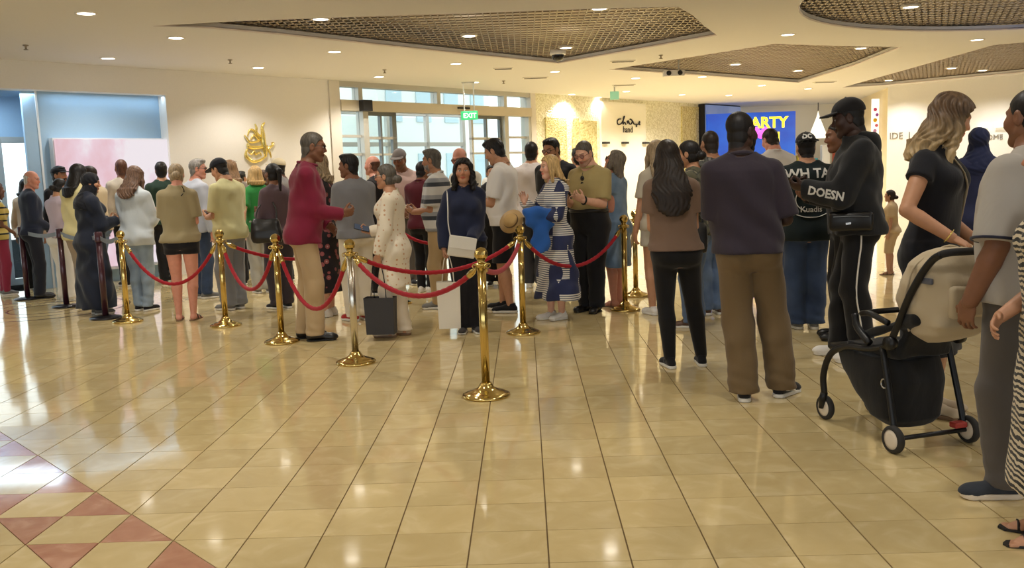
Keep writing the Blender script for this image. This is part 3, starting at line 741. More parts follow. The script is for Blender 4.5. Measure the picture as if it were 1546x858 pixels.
            if lod == 0 and st == 'sneaker' and len(shoes) == 3 and bottom and bottom.get('flash') is not None:
                Mm = Matrix([[*M[i], off[i]] for i in range(3)]+[[0, 0, 0, 1]])
                for sd in (1, -1):
                    bm = bmesh.new(); tube(bm, [Mm@Vector(p) for p in curve_pts([(sd*.040, -.055, .062), (sd*.0415, -.01, .046), (sd*.042, .04, .043), (sd*.044, .085, .030)], 4)], [.004]*4+[.007]*4+[.008]*4+[.006], 6); bm_mesh('side_band', bm, bottom['flash'], sh_, True)
    # --- hair, beard, cap, glasses
    ho = None
    if hair:
        kw = {k: v for k, v in (hair[2] if len(hair) > 2 else {}).items() if k in ('L', 'amp', 'W')}
        V, Q = hair_geo(hair[0], S['r'], **kw); V = hx(V)
        mt = hair[2].get('mat') if len(hair) > 2 else None
        ho = np_mesh('headscarf' if hair[0] == 'hijab' else 'hair', V, Q, mt or hairmat('hair_'+hair[1], HAIRC[hair[1]]), root)
    if beard and beard != 'stubble':
        V, Q = hair_geo('beard', S['r']*.9); np_mesh('beard', hx(V), Q, hairmat('hair_'+beard, HAIRC[beard]), root)
    HM = Matrix([[*(RH[i]*hk), (piv+RH@(hc-piv))[i]] for i in range(3)]+[[0, 0, 0, 1]])
    if cap:
        cm = cap[0]; V, Q = hat_geo('cap', S['r'])[0]; bk = len(cap) > 1 and cap[1] == 'back'
        co = np_mesh('cap', hx(V), Q, cm, root)
        V, Q = hat_geo('cap', S['r'])[1]
        if bk: V = V*np.array([-1, -1, 1], 'f4')+np.array([0, -.02, 0], 'f4')
        np_mesh('visor', hx(V), Q, cap[2] if len(cap) > 2 else cm, co)
    if glasses:
        bm = bmesh.new(); gz = .008 if glasses[1] == 'eyes' else .105; gy = .098 if glasses[1] == 'eyes' else .052; rr = .022 if glasses[1] == 'eyes' else .026
        tl_ = 0 if glasses[1] == 'eyes' else .6
        lens = []
        for sg in (1, -1):
            ring = [HM@Vector((sg*.033+rr*1.12*math.cos(t), gy-.004*abs(math.cos(t))-tl_*rr*.9*math.sin(t)*.6, gz+rr*.85*math.sin(t)*(1-.3*tl_))) for t in np.linspace(0, 2*math.pi, 17)[:-1]]
            tube(bm, ring, .0028, 5, closed=True); lens.append(ring)
            tube(bm, [HM@Vector((sg*.057, gy-.004, gz+.004)), HM@Vector((sg*.078, gy-.05, gz+.006)), HM@Vector((sg*.080, gy-.10, gz-.004))], .0026, 5)
        tube(bm, [HM@Vector((-.011, gy+.002, gz+.004)), HM@Vector((0, gy+.005, gz+.007)), HM@Vector((.011, gy+.002, gz+.004))], .0026, 5)
        go = bm_mesh('glasses', bm, glasses[0], root, True)
        bm = bmesh.new()
        for ring in lens: bm.faces.new([bm.verts.new(p) for p in ring])
        bm_mesh('lens', bm, glasses[2], go)
    if sway:
        for o in root.children_recursive: o.data.transform(Matrix(((1, 0, sway, 0), (0, 1, 0, 0), (0, 0, 1, 0), (0, 0, 0, 1))))
    r = Person(); r.root = root; r.J = J; r.LJ = LJ; r.HM = HM; r.h = h; r.face = face; r.W = Matrix.Translation((x, y, 0)) @ Matrix.Rotation(-R(face), 4, 'Z') @ Matrix(((1, 0, sway, 0), (0, 1, 0, 0), (0, 0, 1, 0), (0, 0, 0, 1))); r.ln = ln
    r.prof = (zz, pa, pb2, po2)
    return r
# ------------------------------------------------------------------ structure: floor
T = .3159; GX, GY = .0492, 4.5601
def struct(o, label=None): o['kind'] = 'structure'; return o
def stuff(o): o['kind'] = 'stuff'; return o
def tilemat(key, c1, c2, c3, bump=.22):
    m, nt, b = new_mat(key); L = nt.links.new
    geo = nd(nt, 'ShaderNodeNewGeometry'); sep = nd(nt, 'ShaderNodeSeparateXYZ'); L(geo.outputs['Position'], sep.inputs[0])
    fx = math_n(nt, 'FLOOR', math_n(nt, 'DIVIDE', math_n(nt, 'SUBTRACT', sep.outputs['X'], GX), T)); fy = math_n(nt, 'FLOOR', math_n(nt, 'DIVIDE', math_n(nt, 'SUBTRACT', sep.outputs['Y'], GY), T))
    cb = nd(nt, 'ShaderNodeCombineXYZ'); L(fx, cb.inputs[0]); L(fy, cb.inputs[1])
    wn = nd(nt, 'ShaderNodeTexWhiteNoise'); L(cb.outputs[0], wn.inputs['Vector'])
    off = nd(nt, 'ShaderNodeVectorMath', operation='MULTIPLY_ADD'); L(cb.outputs[0], off.inputs[0]); off.inputs[1].default_value = (3.7, 5.3, 0); L(geo.outputs['Position'], off.inputs[2])
    n = nd(nt, 'ShaderNodeTexNoise', i_Scale=5., i_Detail=5., i_Distortion=1.2); L(off.outputs[0], n.inputs['Vector'])
    r = ramp(nt, n.outputs[0], [(.3, c1), (.52, c2), (.72, c3)])
    hs = nd(nt, 'ShaderNodeHueSaturation'); L(r.outputs[0], hs.inputs['Color']); L(math_n(nt, 'ADD', math_n(nt, 'MULTIPLY', wn.outputs['Value'], .16), .92), hs.inputs['Value'])
    L(hs.outputs[0], b.inputs['Base Color'])
    b.inputs['Roughness'].default_value = .09; b.inputs['Specular IOR Level'].default_value = .6; b.inputs['Coat Weight'].default_value = .25; b.inputs['Coat Roughness'].default_value = .05
    n2 = nd(nt, 'ShaderNodeTexNoise', i_Scale=2.2, i_Detail=2.); L(off.outputs[0], n2.inputs['Vector'])
    bp = nd(nt, 'ShaderNodeBump', i_Strength=bump, i_Distance=.004); L(n2.outputs[0], bp.inputs['Height']); L(bp.outputs[0], b.inputs['Normal']); L(bp.outputs[0], b.inputs['Coat Normal'])
    return m
TILE = tilemat('cream_tile', srgb(208, 186, 134), srgb(214, 193, 142), srgb(224, 205, 158))
FTILE = tilemat('cream_tile_far', srgb(208, 186, 134), srgb(214, 193, 142), srgb(224, 205, 158), .05)
PINK = tilemat('pink_tile', srgb(176, 120, 98), srgb(188, 136, 112), srgb(206, 160, 136))
GROUT = plain('grout', srgb(120, 98, 62), .8)
bm = bmesh.new(); box(bm, (0, 11, -.055), (36, 46, .1)); FLOOR = struct(bm_mesh('floor', bm, GROUT))
def prism(bm, pts, z0, z1):
    a = [bm.verts.new((p[0], p[1], z0)) for p in pts]; b = [bm.verts.new((p[0], p[1], z1)) for p in pts]
    bm.faces.new(b)
    for i in range(len(a)): bm.faces.new((a[i], a[(i+1) % len(a)], b[(i+1) % len(a)], b[i]))
gx, gy = .0032, .0018          # half joints: wide along the aisle, narrow across
def shape(kind, gx=gx, gy=gy):
    x0, x1, y0, y1 = gx, T-gx, gy, T-gy
    if kind == 'sq': return [[(x0, y0), (x1, y0), (x1, y1), (x0, y1)]]
    # diagonal from the upper left corner to the lower right corner
    return [[(x0, y0), (x1-.003, y0), (x0, y1-.003)]] if kind == 'lo' else [[(x1, y0+.003), (x1, y1), (x0+.003, y1)]]
TM = {}
def tmesh(kind, mat, nm):
    k = (kind, nm)
    if k not in TM:
        bm = bmesh.new()
        for p in shape(kind): prism(bm, [(a-T/2, b-T/2) for a, b in p], -.006, 0)
        me = bpy.data.meshes.new(nm); bm.normal_update(); bm.to_mesh(me); bm.free(); me.materials.append(mat); TM[k] = me
    return TM[k]
cells = []
for i in range(-48, 48):
    for j in range(-86, 6):        # j counts towards the camera; the cell covers x GX+i*T.., y GY-(j+1)*T..GY-j*T
        cx, cy = GX+(i+.5)*T, GY-(j+.5)*T
        fwd = cy
        if cy < 2.4: continue
        cells.append((abs(cx)*1546 < 0 or cy, i, j, cx, cy))
vis = sorted([c for c in cells if abs(c[3]+.02) < .60*c[4]+.25])
pieces = []
for _, i, j, cx, cy in vis:
    k = i-j
    if -16 < j < 6 and k == -8: pieces.append((cx, cy, 'lo', 'P')); pieces.append((cx, cy, 'hi', 'C'))      # k = -8: crossed by the outer diagonal
    elif -16 < j < 6 and k == -9+0: pieces.append((cx, cy, 'sq', 'C'))
    elif -16 < j < 6 and k == -10: pieces.append((cx, cy, 'hi', 'P')); pieces.append((cx, cy, 'lo', 'C'))
    else: pieces.append((cx, cy, 'sq', 'C'))
near, far = pieces[:300], pieces[300:]
inner = {(round(p[0], 3), round(p[1], 3)) for p in pieces}
for cx, cy, kd, c in near:
    o = bpy.data.objects.new('tile', tmesh(kd, PINK if c == 'P' else TILE, 'pink_tile' if c == 'P' else 'tile')); COL.objects.link(o)
    o.parent = FLOOR; o.location = (cx, cy, 0); o.rotation_euler = (R(random.gauss(0, .045)), R(random.gauss(0, .045)), 0)
bmT, bmP, bmF = bmesh.new(), bmesh.new(), bmesh.new()
rest = far + [(c[3], c[4], 'sq', 'C') for c in cells if (round(c[3], 3), round(c[4], 3)) not in inner and abs(c[3]) < 13]
for cx, cy, kd, c in rest:
    tl, tw = random.gauss(0, .0006), random.gauss(0, .0006)
    for p in shape(kd, *((gx, gy) if cy < 8 else (.0012, .0007))):
        n0 = len(bmT.verts); prism(bmP if c == 'P' else (bmT if cy < 8.6 else bmF), [(cx+a-T/2, cy+b-T/2) for a, b in p], -.006, 0)
stuff(bm_mesh('floor_tiles', bmT, TILE, FLOOR)); stuff(bm_mesh('distant_floor_tiles', bmF, FTILE, FLOOR)); stuff(bm_mesh('pink_floor_tiles', bmP, PINK, FLOOR))
bm = bmesh.new()
for r0, r1 in ((.95, .99), (.66, .69), (.40, .43)):
    n = 48
    for k in range(n):
        a, b = 2*math.pi*k/n, 2*math.pi*(k+1)/n
        prism(bm, [(-6.0+q*math.cos(t), 10.95+q*math.sin(t)) for q, t in ((r0, a), (r1, a), (r1, b), (r0, b))], -.003, .0015)
bm_mesh('inlay_ring', bm, plain('inlay', srgb(116, 96, 70), .15), FLOOR)
# ------------------------------------------------------------------ structure: ceiling with cut-outs
def plaster(key, col, rough=.85, bump=.05, sc=60):
    m, nt, b = new_mat(key); L = nt.links.new
    tc = nd(nt, 'ShaderNodeTexCoord'); n = nd(nt, 'ShaderNodeTexNoise', i_Scale=float(sc), i_Detail=3.); L(tc.outputs['Object'], n.inputs['Vector'])
    r = ramp(nt, n.outputs[0], [(.3, tuple(c*.97 for c in col[:3])+(1,)), (.7, col)]); L(r.outputs[0], b.inputs['Base Color']); b.inputs['Roughness'].default_value = rough
    bp = nd(nt, 'ShaderNodeBump', i_Strength=bump, i_Distance=.003); L(n.outputs[0], bp.inputs['Height']); L(bp.outputs[0], b.inputs['Normal']); return m
CEILM = plaster('white_ceiling', srgb(222, 220, 218)); WALLM = plaster('white_wall', srgb(232, 228, 222))
HA = [(-4.2, 10.56), (-3.63, 10.89), (-3.01, 11.51), (-2.04, 12.65), (-.86, 14.05), (.64, 15.71), (1.8, 14.26), (2.78, 13.0), (2.42, 12.1), (2.12, 11.25), (1.83, 10.59), (.88, 10.52), (-.62, 10.5), (-2.12, 10.46), (-3.1, 10.46)]
HB = [(1.64, 16.95), (3.69, 18.7), (6.4, 21.23), (6.46, 17.83), (6.26, 15.16), (4.99, 14.67), (3.91, 14.16), (2.93, 15.39)]
HC = [(8.05, 23.04), (9.0, 22.9), (11.2, 20.7), (11.5, 17), (8.23, 15.14), (7.84, 15.35), (7.91, 17.96)]
HO = [(7.0+3.8*math.cos(t), 10.2+3.35*math.sin(t)) for t in np.linspace(0, 2*math.pi, 61)[:-1]]
c = bpy.data.curves.new('ceiling', 'CURVE'); c.dimensions = '2D'; c.fill_mode = 'BOTH'; c.extrude = .035
OUTL = [(-18, -11), (18, -11), (18, 33), (9.98, 33), (-7.46, 12.87), (-8.5, 13.75), (-18, 2.7)]
for poly in (OUTL, HA, HB, HC, HO):
    sp = c.splines.new('POLY'); sp.points.add(len(poly)-1); sp.use_cyclic_u = True
    for q, p in zip(sp.points, poly): q.co = (*p, 0, 1)
o = bpy.data.objects.new('c', c); COL.objects.link(o)
me = bpy.data.meshes.new_from_object(o.evaluated_get(bpy.context.evaluated_depsgraph_get())); bpy.data.objects.remove(o)
me.transform(Matrix.Translation((0, 0, CZ+.035))); me.materials.clear(); me.materials.append(CEILM); me.name = 'ceiling'
CEIL = struct(link('ceiling', me))
GRILLE = plain('grille_metal', srgb(168, 154, 136), .4, .3)
for poly in (HA, HB, HC, HO):
    xs, ys = [p[0] for p in poly], [p[1] for p in poly]; x0, x1, y0, y1 = min(xs)-.1, max(xs)+.1, min(ys)-.1, max(ys)+.1
    bm = bmesh.new(); sp = .09
    for k in range(int((x1-x0)/sp)+1): box(bm, (x0+k*sp, (y0+y1)/2, CZ+.095), (.016, y1-y0, .012))
    for k in range(int((y1-y0)/.2)+1): box(bm, ((x0+x1)/2, y0+k*.2, CZ+.095), (x1-x0, .045, .012))
    stuff(bm_mesh('grille', bm, GRILLE, CEIL))
    bm = bmesh.new(); pts = [(p[0], p[1], CZ+.012) for p in poly]; tube(bm, pts, .016, 4, closed=True); bm_mesh('recess_trim', bm, plain('recess_trim', srgb(214, 204, 200), .5), CEIL)
bm = bmesh.new(); prism(bm, OUTL, CZ+.30, CZ+.34); bm_mesh('plenum_deck', bm, plain('plenum', srgb(216, 206, 192), .7), CEIL)
# ------------------------------------------------------------------ structure: the long wall (left), along s from W0
W0 = Vector((-7.25, 12.73, 0)); WD = Vector((.6521, .7581, 0)); WN = Vector((.7581, -.6521, 0))
WM = Matrix(((WD.x, -WN.x, 0, W0.x), (WD.y, -WN.y, 0, W0.y), (0, 0, 1, 0), (0, 0, 0, 1)))     # local (s, -offset, z)
TMX = Matrix(((WD.x, 0, WN.x, W0.x), (WD.y, 0, WN.y, W0.y), (0, 1, 0, 0), (0, 0, 0, 1)))     # local (s, z, offset): text faces the hall
def wb(bm, s0, s1, o0, o1, z0, z1, bev=0): box(bm, ((s0+s1)/2, -(o0+o1)/2, (z0+z1)/2), (s1-s0, abs(o1-o0), z1-z0), WM, bev)
def wbox(name, s0, s1, o0, o1, z0, z1, mat, parent=None, bev=0):
    bm = bmesh.new(); wb(bm, s0, s1, o0, o1, z0, z1, bev); return bm_mesh(name, bm, mat, parent)
bm = bmesh.new(); wb(bm, 2.40, 5.62, -.30, 0, 0, 3.32); wb(bm, -9, 2.40, -.30, 0, 2.9, 3.32); wb(bm, -9, -2.6, -.3, 0, 0, 2.9)
WL = struct(bm_mesh('wall_left', bm, WALLM))
BLUEWASH = plaster('blue_wash_wall', srgb(160, 190, 216))  # blue light wash of the opening is put into this wall colour
bm = bmesh.new(); wb(bm, .32, 2.40, -.30, -.24, 0, 2.95); wb(bm, -9, 2.4, -1.35, -1.25, 2.28, 2.95); wb(bm, -9, -2.6, -1.35, -1.25, 0, 2.3); wb(bm, 2.3, 2.4, -1.3, -.3, 0, 2.9)
wb(bm, -9, 2.4, -1.35, -.02, 2.9, 2.96); RECW = struct(bm_mesh('wall_recess', bm, BLUEWASH))
wbox('edge_strip', .50, .53, -.24, -.225, 0, 2.9, plain('white_metal', srgb(225, 230, 235), .35), RECW)
def glassmat():
    m, nt, b = new_mat('clear_glass'); L = nt.links.new; nt.nodes.remove(b)
    t = nd(nt, 'ShaderNodeBsdfTransparent'); t.inputs[0].default_value = (.95, .985, .98, 1); g = nd(nt, 'ShaderNodeBsdfGlossy'); g.inputs['Roughness'].default_value = .02
    fr = nd(nt, 'ShaderNodeLayerWeight', i_Blend=.15); mx = nd(nt, 'ShaderNodeMixShader'); L(math_n(nt, 'ADD', math_n(nt, 'MULTIPLY', fr.outputs['Facing'], .25), .02), mx.inputs[0]); L(t.outputs[0], mx.inputs[1]); L(g.outputs[0], mx.inputs[2])
    L(mx.outputs[0], nt.nodes['Material Output'].inputs[0]); return m
GLASS = glassmat()
WIN = struct(empty('window_1', (W0.x, W0.y, 0)))
FRAME = plain('pale_metal', srgb(188, 186, 178), .35, .3)
def attach(o, p): o.parent = p; o.matrix_parent_inverse = Matrix.Translation(p.location).inverted(); return o
for s0, s1 in ((-2.6, -1.7), (-1.62, -.72), (-.64, .26), (.34, 1.3), (1.38, 2.3)): attach(wbox('glass_pane', s0, s1, -1.31, -1.29, .1, 2.2, GLASS), WIN)
for s0 in (-1.7, -.72, .26, 1.3): attach(wbox('mullion', s0, s0+.08, -1.36, -1.24, 0, 2.28, FRAME), WIN)
attach(wbox('frame_rail', -2.6, 2.3, -1.36, -1.24, 2.2, 2.29, FRAME), WIN); attach(wbox('frame_sill', -2.6, 2.3, -1.36, -1.24, 0, .1, FRAME), WIN)
# pink screen
def screenmat(key, kind):
    m, nt, b = new_mat(key); L = nt.links.new
    tc = nd(nt, 'ShaderNodeTexCoord'); n = nd(nt, 'ShaderNodeTexNoise', i_Detail=6.); L(tc.outputs['Generated'], n.inputs['Vector'])
    sep = nd(nt, 'ShaderNodeSeparateXYZ'); L(tc.outputs['Generated'], sep.inputs[0])
    if kind == 'pink':
        n.inputs['Scale'].default_value = 3.2
        f = math_n(nt, 'ADD', math_n(nt, 'MULTIPLY', n.outputs[0], .9), math_n(nt, 'MULTIPLY', sep.outputs['X'], .42)); r = ramp(nt, f, [(.46, srgb(236, 196, 206)), (.60, srgb(242, 214, 226)), (.72, srgb(247, 238, 244))]); st = .9
    elif kind == 'sky':
        n.inputs['Scale'].default_value = 2.0
        r = ramp(nt, math_n(nt, 'ADD', math_n(nt, 'MULTIPLY', n.outputs[0], .5), math_n(nt, 'MULTIPLY', sep.outputs['Z'], .5)), [(.25, srgb(196, 196, 204)), (.55, srgb(150, 160, 190)), (.85, srgb(92, 112, 160))]); st = .7
    elif kind == 'blue':
        n.inputs['Scale'].default_value = 1.5
        r = ramp(nt, n.outputs[0], [(.3, srgb(10, 70, 190)), (.7, srgb(20, 110, 225))]); st = .9
    else:
        n.inputs['Scale'].default_value = 2.2
        r = ramp(nt, n.outputs[0], [(.35, srgb(40, 110, 245)), (.55, srgb(90, 170, 255)), (.7, srgb(190, 225, 255))]); st = 1.1
    b.inputs['Base Color'].default_value = (.02, .02, .02, 1); b.inputs['Roughness'].default_value = .3
    L(r.outputs[0], b.inputs['Emission Color']); b.inputs['Emission Strength'].default_value = st; return m
DARKM = plain('dark_metal', srgb(40, 40, 42), .4, .4)
def wall_thing(name, s, o, z, label, cat, group=None):
    p = W0+WD*s+WN*o; e = empty(name, (p.x, p.y, z)); tag(e, label, cat, group); return e
scr = wall_thing('led_screen', 1.5, -.2, 0, 'large pink and white glowing screen inside the blue-lit shop opening', 'screen')
attach(wbox('screen_panel', .66, 2.40, -.10, -.06, .25, 2.2, screenmat('pink_screen', 'pink')), scr); attach(wbox('screen_back', .64, 2.40, -.24, -.10, .2, 2.22, plain('white_metal', srgb(225, 230, 235), .35)), scr)
# gold calligraphic emblem on the wall
GOLD = gold('wall_gold', srgb(255, 236, 150), .22)
em = wall_thing('wall_emblem', 4.05, 0, 2.1, 'gold metal calligraphic emblem mounted on the white wall', 'emblem')
def ez(px, py): return (4.05+(340+px/9.53-390)*.0131, 2.155-(170+py/9.53-215)*.01145)
for pts, r in (([(525, 215), (532, 300), (530, 400), (540, 480), (552, 560), (550, 640)], .030), ([(300, 450), (325, 500), (430, 508), (590, 488)], .022), ([(290, 530), (268, 610), (310, 672), (370, 706), (460, 692), (550, 640)], .020),
               ([(310, 340), (345, 258), (400, 258), (452, 340), (480, 400), (420, 425), (340, 430), (296, 372), (268, 330)], .013), ([(430, 168), (446, 225), (442, 290), (520, 362)], .014), ([(572, 148), (545, 175), (518, 215)], .013),
               ([(650, 445), (682, 440), (662, 480), (628, 500), (600, 540), (622, 592), (632, 655)], .014), ([(308, 570), (345, 602), (385, 560), (412, 602), (470, 578), (492, 622)], .012), ([(350, 392), (400, 330), (470, 402)], .011)):
    bm = bmesh.new(); P = curve_pts([Vector((W0+WD*ez(*p)[0]+WN*.035+Vector((0, 0, ez(*p)[1])))) for p in pts], 6)
    N = len(P); tube(bm, P, [1.6*r*(.5+.5*math.sin(math.pi*(i+.6)/(N+.2))) for i in range(N)], 7); attach(bm_mesh('stroke', bm, GOLD, None, True), em)
# ------------------------------------------------------------------ entrance doors
D1 = struct(empty('door_1', (W0+WD*8.6).to_tuple()))
def dpart(name, *a, mat=FRAME): return attach(wbox(name, *a, mat), D1)
STONE = plaster('pale_stone', srgb(214, 208, 198), .3, .05, 8); DKF = plain('grey_stile', srgb(112, 116, 116), .4, .4); BEIGE = plain('header_metal', srgb(196, 186, 166), .4, .2)
dpart('jamb', 5.62, 5.86, -.30, .03, 0, 3.3, mat=STONE); dpart('jamb', 11.42, 11.6, -.3, .03, 0, 3.3, mat=STONE); dpart('head_rail', 5.86, 11.42, -.2, 0, 3.2, 3.3)
dpart('header_beam', 5.86, 11.42, -.2, .06, 2.75, 2.95, mat=BEIGE); dpart('sensor_box', 6.28, 6.5, .06, .2, 2.74, 2.95, mat=DARKM)
dpart('door_sensor', 8.95, 9.3, .06, .1, 2.86, 2.90, mat=DARKM)
for s in (6.33, 8.42, 10.52): dpart('mullion', s, s+.1, -.2, 0, 2.95, 3.2)
for s0, s1 in ((5.86, 6.33), (6.43, 8.42), (8.52, 10.52), (10.62, 11.42)): dpart('transom_pane', s0, s1, -.12, -.1, 2.95, 3.2, mat=GLASS)
for s0, s1 in ((5.86, 6.4), (10.62, 11.36)):
    dpart('side_pane', s0, s1, -.12, -.1, 0, 2.75, mat=GLASS)
    for z in (2.25, 1.9, 1.05): dpart('glazing_bar', s0, s1, -.15, -.07, z, z+.05)
for s in (6.4, 10.5): dpart('post', s, s+.13, -.2, .02, 0, 2.75)
dpart('post', 11.34, 11.42, -.2, .02, 0, 2.75)
for s0, s1 in ((6.53, 7.33), (9.5, 10.5)):
    lf = attach(wbox('door_leaf', s0, s1, -.13, -.11, .08, 2.7, GLASS), D1)
    for a, b, z0, z1, m in ((s0, s0+.06, 0, 2.75, FRAME), (s1-.11 if s0 < 7 else s1-.06, s1, 0, 2.75, DKF), (s0, s1, 2.68, 2.75, DKF), (s0, s1, 0, .1, DKF), (s0, s1, 2.22, 2.27, FRAME), (s0, s1, 1.9, 1.94, FRAME), ((s0+s1)/2-.02, (s0+s1)/2+.02, 0, 2.7, DKF), (s0, s1, 1.0, 1.06, FRAME)):
        q = attach(wbox('leaf_rail' if b-a > .3 else 'leaf_stile', a, b, -.16, -.08, z0, z1, m), D1); q.parent = lf; q.matrix_parent_inverse = (Matrix.Translation(D1.location)).inverted()
        lf.matrix_parent_inverse = Matrix.Translation(D1.location).inverted(); q.matrix_parent_inverse = Matrix.Identity(4)
# outside: bright paving, vestibule screen, pale buildings
bm = bmesh.new(); wb(bm, -14, 34, -30, -.3, -.06, 0); OUT = struct(bm_mesh('pavement', bm, plain('pale_paving', srgb(225, 222, 214), .7)))
V2 = struct(empty('door_2', (W0+WD*8.6-WN*3).to_tuple()))
for s in (5.4, 6.7, 8.0, 9.6, 10.9, 12.2): attach(wbox('mullion', s, s+.1, -3.1, -3.0, 0, 3.0, FRAME), V2)
for z in (2.2, 2.95): attach(wbox('transom', 5.4, 12.3, -3.1, -3.0, z, z+.1, FRAME), V2)
attach(wbox('glass_pane', 5.4, 12.3, -3.06, -3.04, .1, 2.9, GLASS), V2)
def building(s0, s1, o0, o1, h, col, label, n, f):
    e = wall_thing('building', (s0+s1)/2, o1, 0, label, 'building'); attach(wbox('building_wall', s0, s1, o0, o1, 0, h, plain('bw_'+str(n), col, .8)), e)
    for k in range(n):
        for l in range(f):
            a = s0+(s1-s0)*(k+.25)/n; wq = attach(wbox('window', a, a+(s1-s0)*.5/n, o1, o1+.05, .9+2.6*l, 2.3+2.6*l, plain('dim_window', srgb(176, 202, 210), .2)), e)
building(10.5, 14.5, -14, -11, 5.5, srgb(236, 234, 228), 'pale building with small windows seen through the left glass door', 3, 2)
building(17, 23, -15, -12, 6, srgb(222, 226, 222), 'light grey building seen through the right glass door', 4, 2)
# ------------------------------------------------------------------ glittering shop front further along the wall
def mosaic(key, c1, c2, rough=.28, sc=26.):
    m, nt, b = new_mat(key); L = nt.links.new
    tc = nd(nt, 'ShaderNodeTexCoord'); v = nd(nt, 'ShaderNodeTexVoronoi', i_Scale=sc); L(tc.outputs['Object'], v.inputs['Vector'])
    sp = nd(nt, 'ShaderNodeSeparateXYZ'); L(v.outputs['Color'], sp.inputs[0])
    r = ramp(nt, sp.outputs[0], [(0, c1), (.8, c2)]); L(r.outputs[0], b.inputs['Base Color'])
    b.inputs['Roughness'].default_value = rough; b.inputs['Metallic'].default_value = .25
    bp = nd(nt, 'ShaderNodeBump', i_Strength=.8, i_Distance=.02, invert=True); L(v.outputs['Distance'], bp.inputs['Height']); L(bp.outputs[0], b.inputs['Normal']); return m
MOS = mosaic('cream_mosaic', srgb(214, 208, 170), srgb(244, 240, 214)); MOG = mosaic('gold_mosaic', srgb(188, 174, 112), srgb(226, 214, 158), .25)
bm = bmesh.new(); wb(bm, 11.6, 19.2, -.3, 0, 0, 3.32); WF = struct(bm_mesh('wall_far', bm, MOS))
for s0, s1, z1, m in ((11.95, 12.75, 2.75, MOG), (13.0, 13.25, 2.75, MOG), (13.35, 14.0, 2.7, MOG), (18.2, 19.15, 3.2, MOG)): wbox('gold_panel', s0, s1, 0, .04, 0, z1, m, WF)
wbox('sign_panel', 14.16, 16.25, 0, .06, 0, 3.2, plain('gloss_white', srgb(238, 234, 218), .12), WF)
for s in (14.18, 15.05, 16.05): wbox('shelf_bracket', s, s+.22, .06, .16, 2.12, 2.17, DARKM, WF)
sg = wall_thing('shop_sign', 15.2, .06, 2.7, 'black handwritten script sign on the glossy white shop panel', 'sign')
INK = plain('black_ink', srgb(18, 16, 16), .4)
def sz(px, py): return (14.75+(900+px/10.72-918)*.0308, 2.71-(140+py/10.72-180)*.0175)
for pts in ([(292, 392), (255, 400), (232, 440), (250, 482), (300, 462), (340, 385), (350, 345), (335, 370), (328, 430), (325, 475), (345, 445), (360, 450), (372, 482)], [(415, 415), (392, 430), (400, 455), (418, 430), (428, 462), (455, 470), (480, 425), (470, 412), (488, 430), (500, 462), (530, 470), (552, 470), (546, 512), (548, 480), (580, 465), (598, 425), (600, 445), (590, 470), (608, 476)], [(440, 395), (452, 388)], [(462, 402), (470, 398)]):
    bm = bmesh.new(); tube(bm, curve_pts([W0+WD*sz(*p)[0]+WN*.075+Vector((0, 0, sz(*p)[1])) for p in pts], 5), .018, 5); attach(bm_mesh('stroke', bm, INK, None, True), sg)
t = text_mesh('lettering', 'hand', .24, INK, None, TMX@Matrix.Translation((15.36, 2.42, .062)), .012); t.scale = (1, 1, 1); attach(t, sg)
# banner screen, far shop walls, party screen
bs = wall_thing('banner_screen', 20.3, .2, 0, 'tall blue-grey screen showing clouds beside the gold column', 'screen')
attach(wbox('screen_panel', 19.25, 21.4, .2, .24, .3, 3.26, screenmat('cloud_screen', 'sky')), bs); attach(wbox('screen_back', 19.2, 21.45, 0, .2, .25, 3.29, DARKM), bs)
def wallseg(name, a, b, th=.2, z1=3.32, mat=WALLM):
    a, b = Vector((*a, 0)), Vector((*b, 0)); d = (b-a); bm = bmesh.new(); box(bm, ((a+b)/2+Vector((0, 0, z1/2))), (1, 1, 1)); bm.free()
    bm = bmesh.new(); M = Matrix.Translation((a+b)/2+Vector((0, 0, z1/2)))@Matrix.Rotation(math.atan2(d.y, d.x), 4, 'Z'); box(bm, (0, 0, 0), (d.length, th, z1), M); return struct(bm_mesh(name, bm, mat))
WBK = wallseg('wall_back', (5.3, 29.6), (13, 29.6), mat=plaster('shop_white', srgb(240, 234, 216)))
wallseg('wall_right', (9.35, 23.35), (14.6, 18.1)); wallseg('wall_return', (9.45, 23.3), (10.7, 29.5), mat=plaster('shop_cream', srgb(236, 222, 186)))
wallseg('wall_side', (14.5, 18.2), (14.5, -10)); wallseg('wall_outer', (-13.2, -2), (-13.2, 6.0))
ps = tag(empty('party_screen', (5.9, 27, 0)), 'bright blue screen with yellow PARTY lettering in the far shop', 'screen')
bm = bmesh.new(); box(bm, (6.75, 27, 2.31), (2.6, .12, 1.32)); attach(bm_mesh('screen_panel', bm, screenmat('blue_screen', 'blue')), ps)
YEL = plain('yellow_glow', srgb(255, 226, 40), .5, emit=srgb(255, 232, 60), es=1.0); MAG = plain('magenta_glow', srgb(220, 70, 200), .5, emit=srgb(225, 80, 210), es=.9)
TX = Matrix(((1, 0, 0, 0), (0, 0, -1, 0), (0, 1, 0, 0), (0, 0, 0, 1)))
def ftext(name, s, size, mat, x, y, z, par, bold=.0, **k):
    c = bpy.data.curves.new(name, 'FONT'); c.body = s; c.size = size; c.extrude = .01; c.offset = bold; c.align_x = 'LEFT'; c.resolution_u = 2
    o = bpy.data.objects.new(name, c); COL.objects.link(o); me = bpy.data.meshes.new_from_object(o.evaluated_get(bpy.context.evaluated_depsgraph_get())); bpy.data.objects.remove(o)
    me.materials.clear(); me.materials.append(mat); me.transform(Matrix.Translation((x, y, z))@k.get('M', TX)); return attach(link(name, me), par) if par else link(name, me)
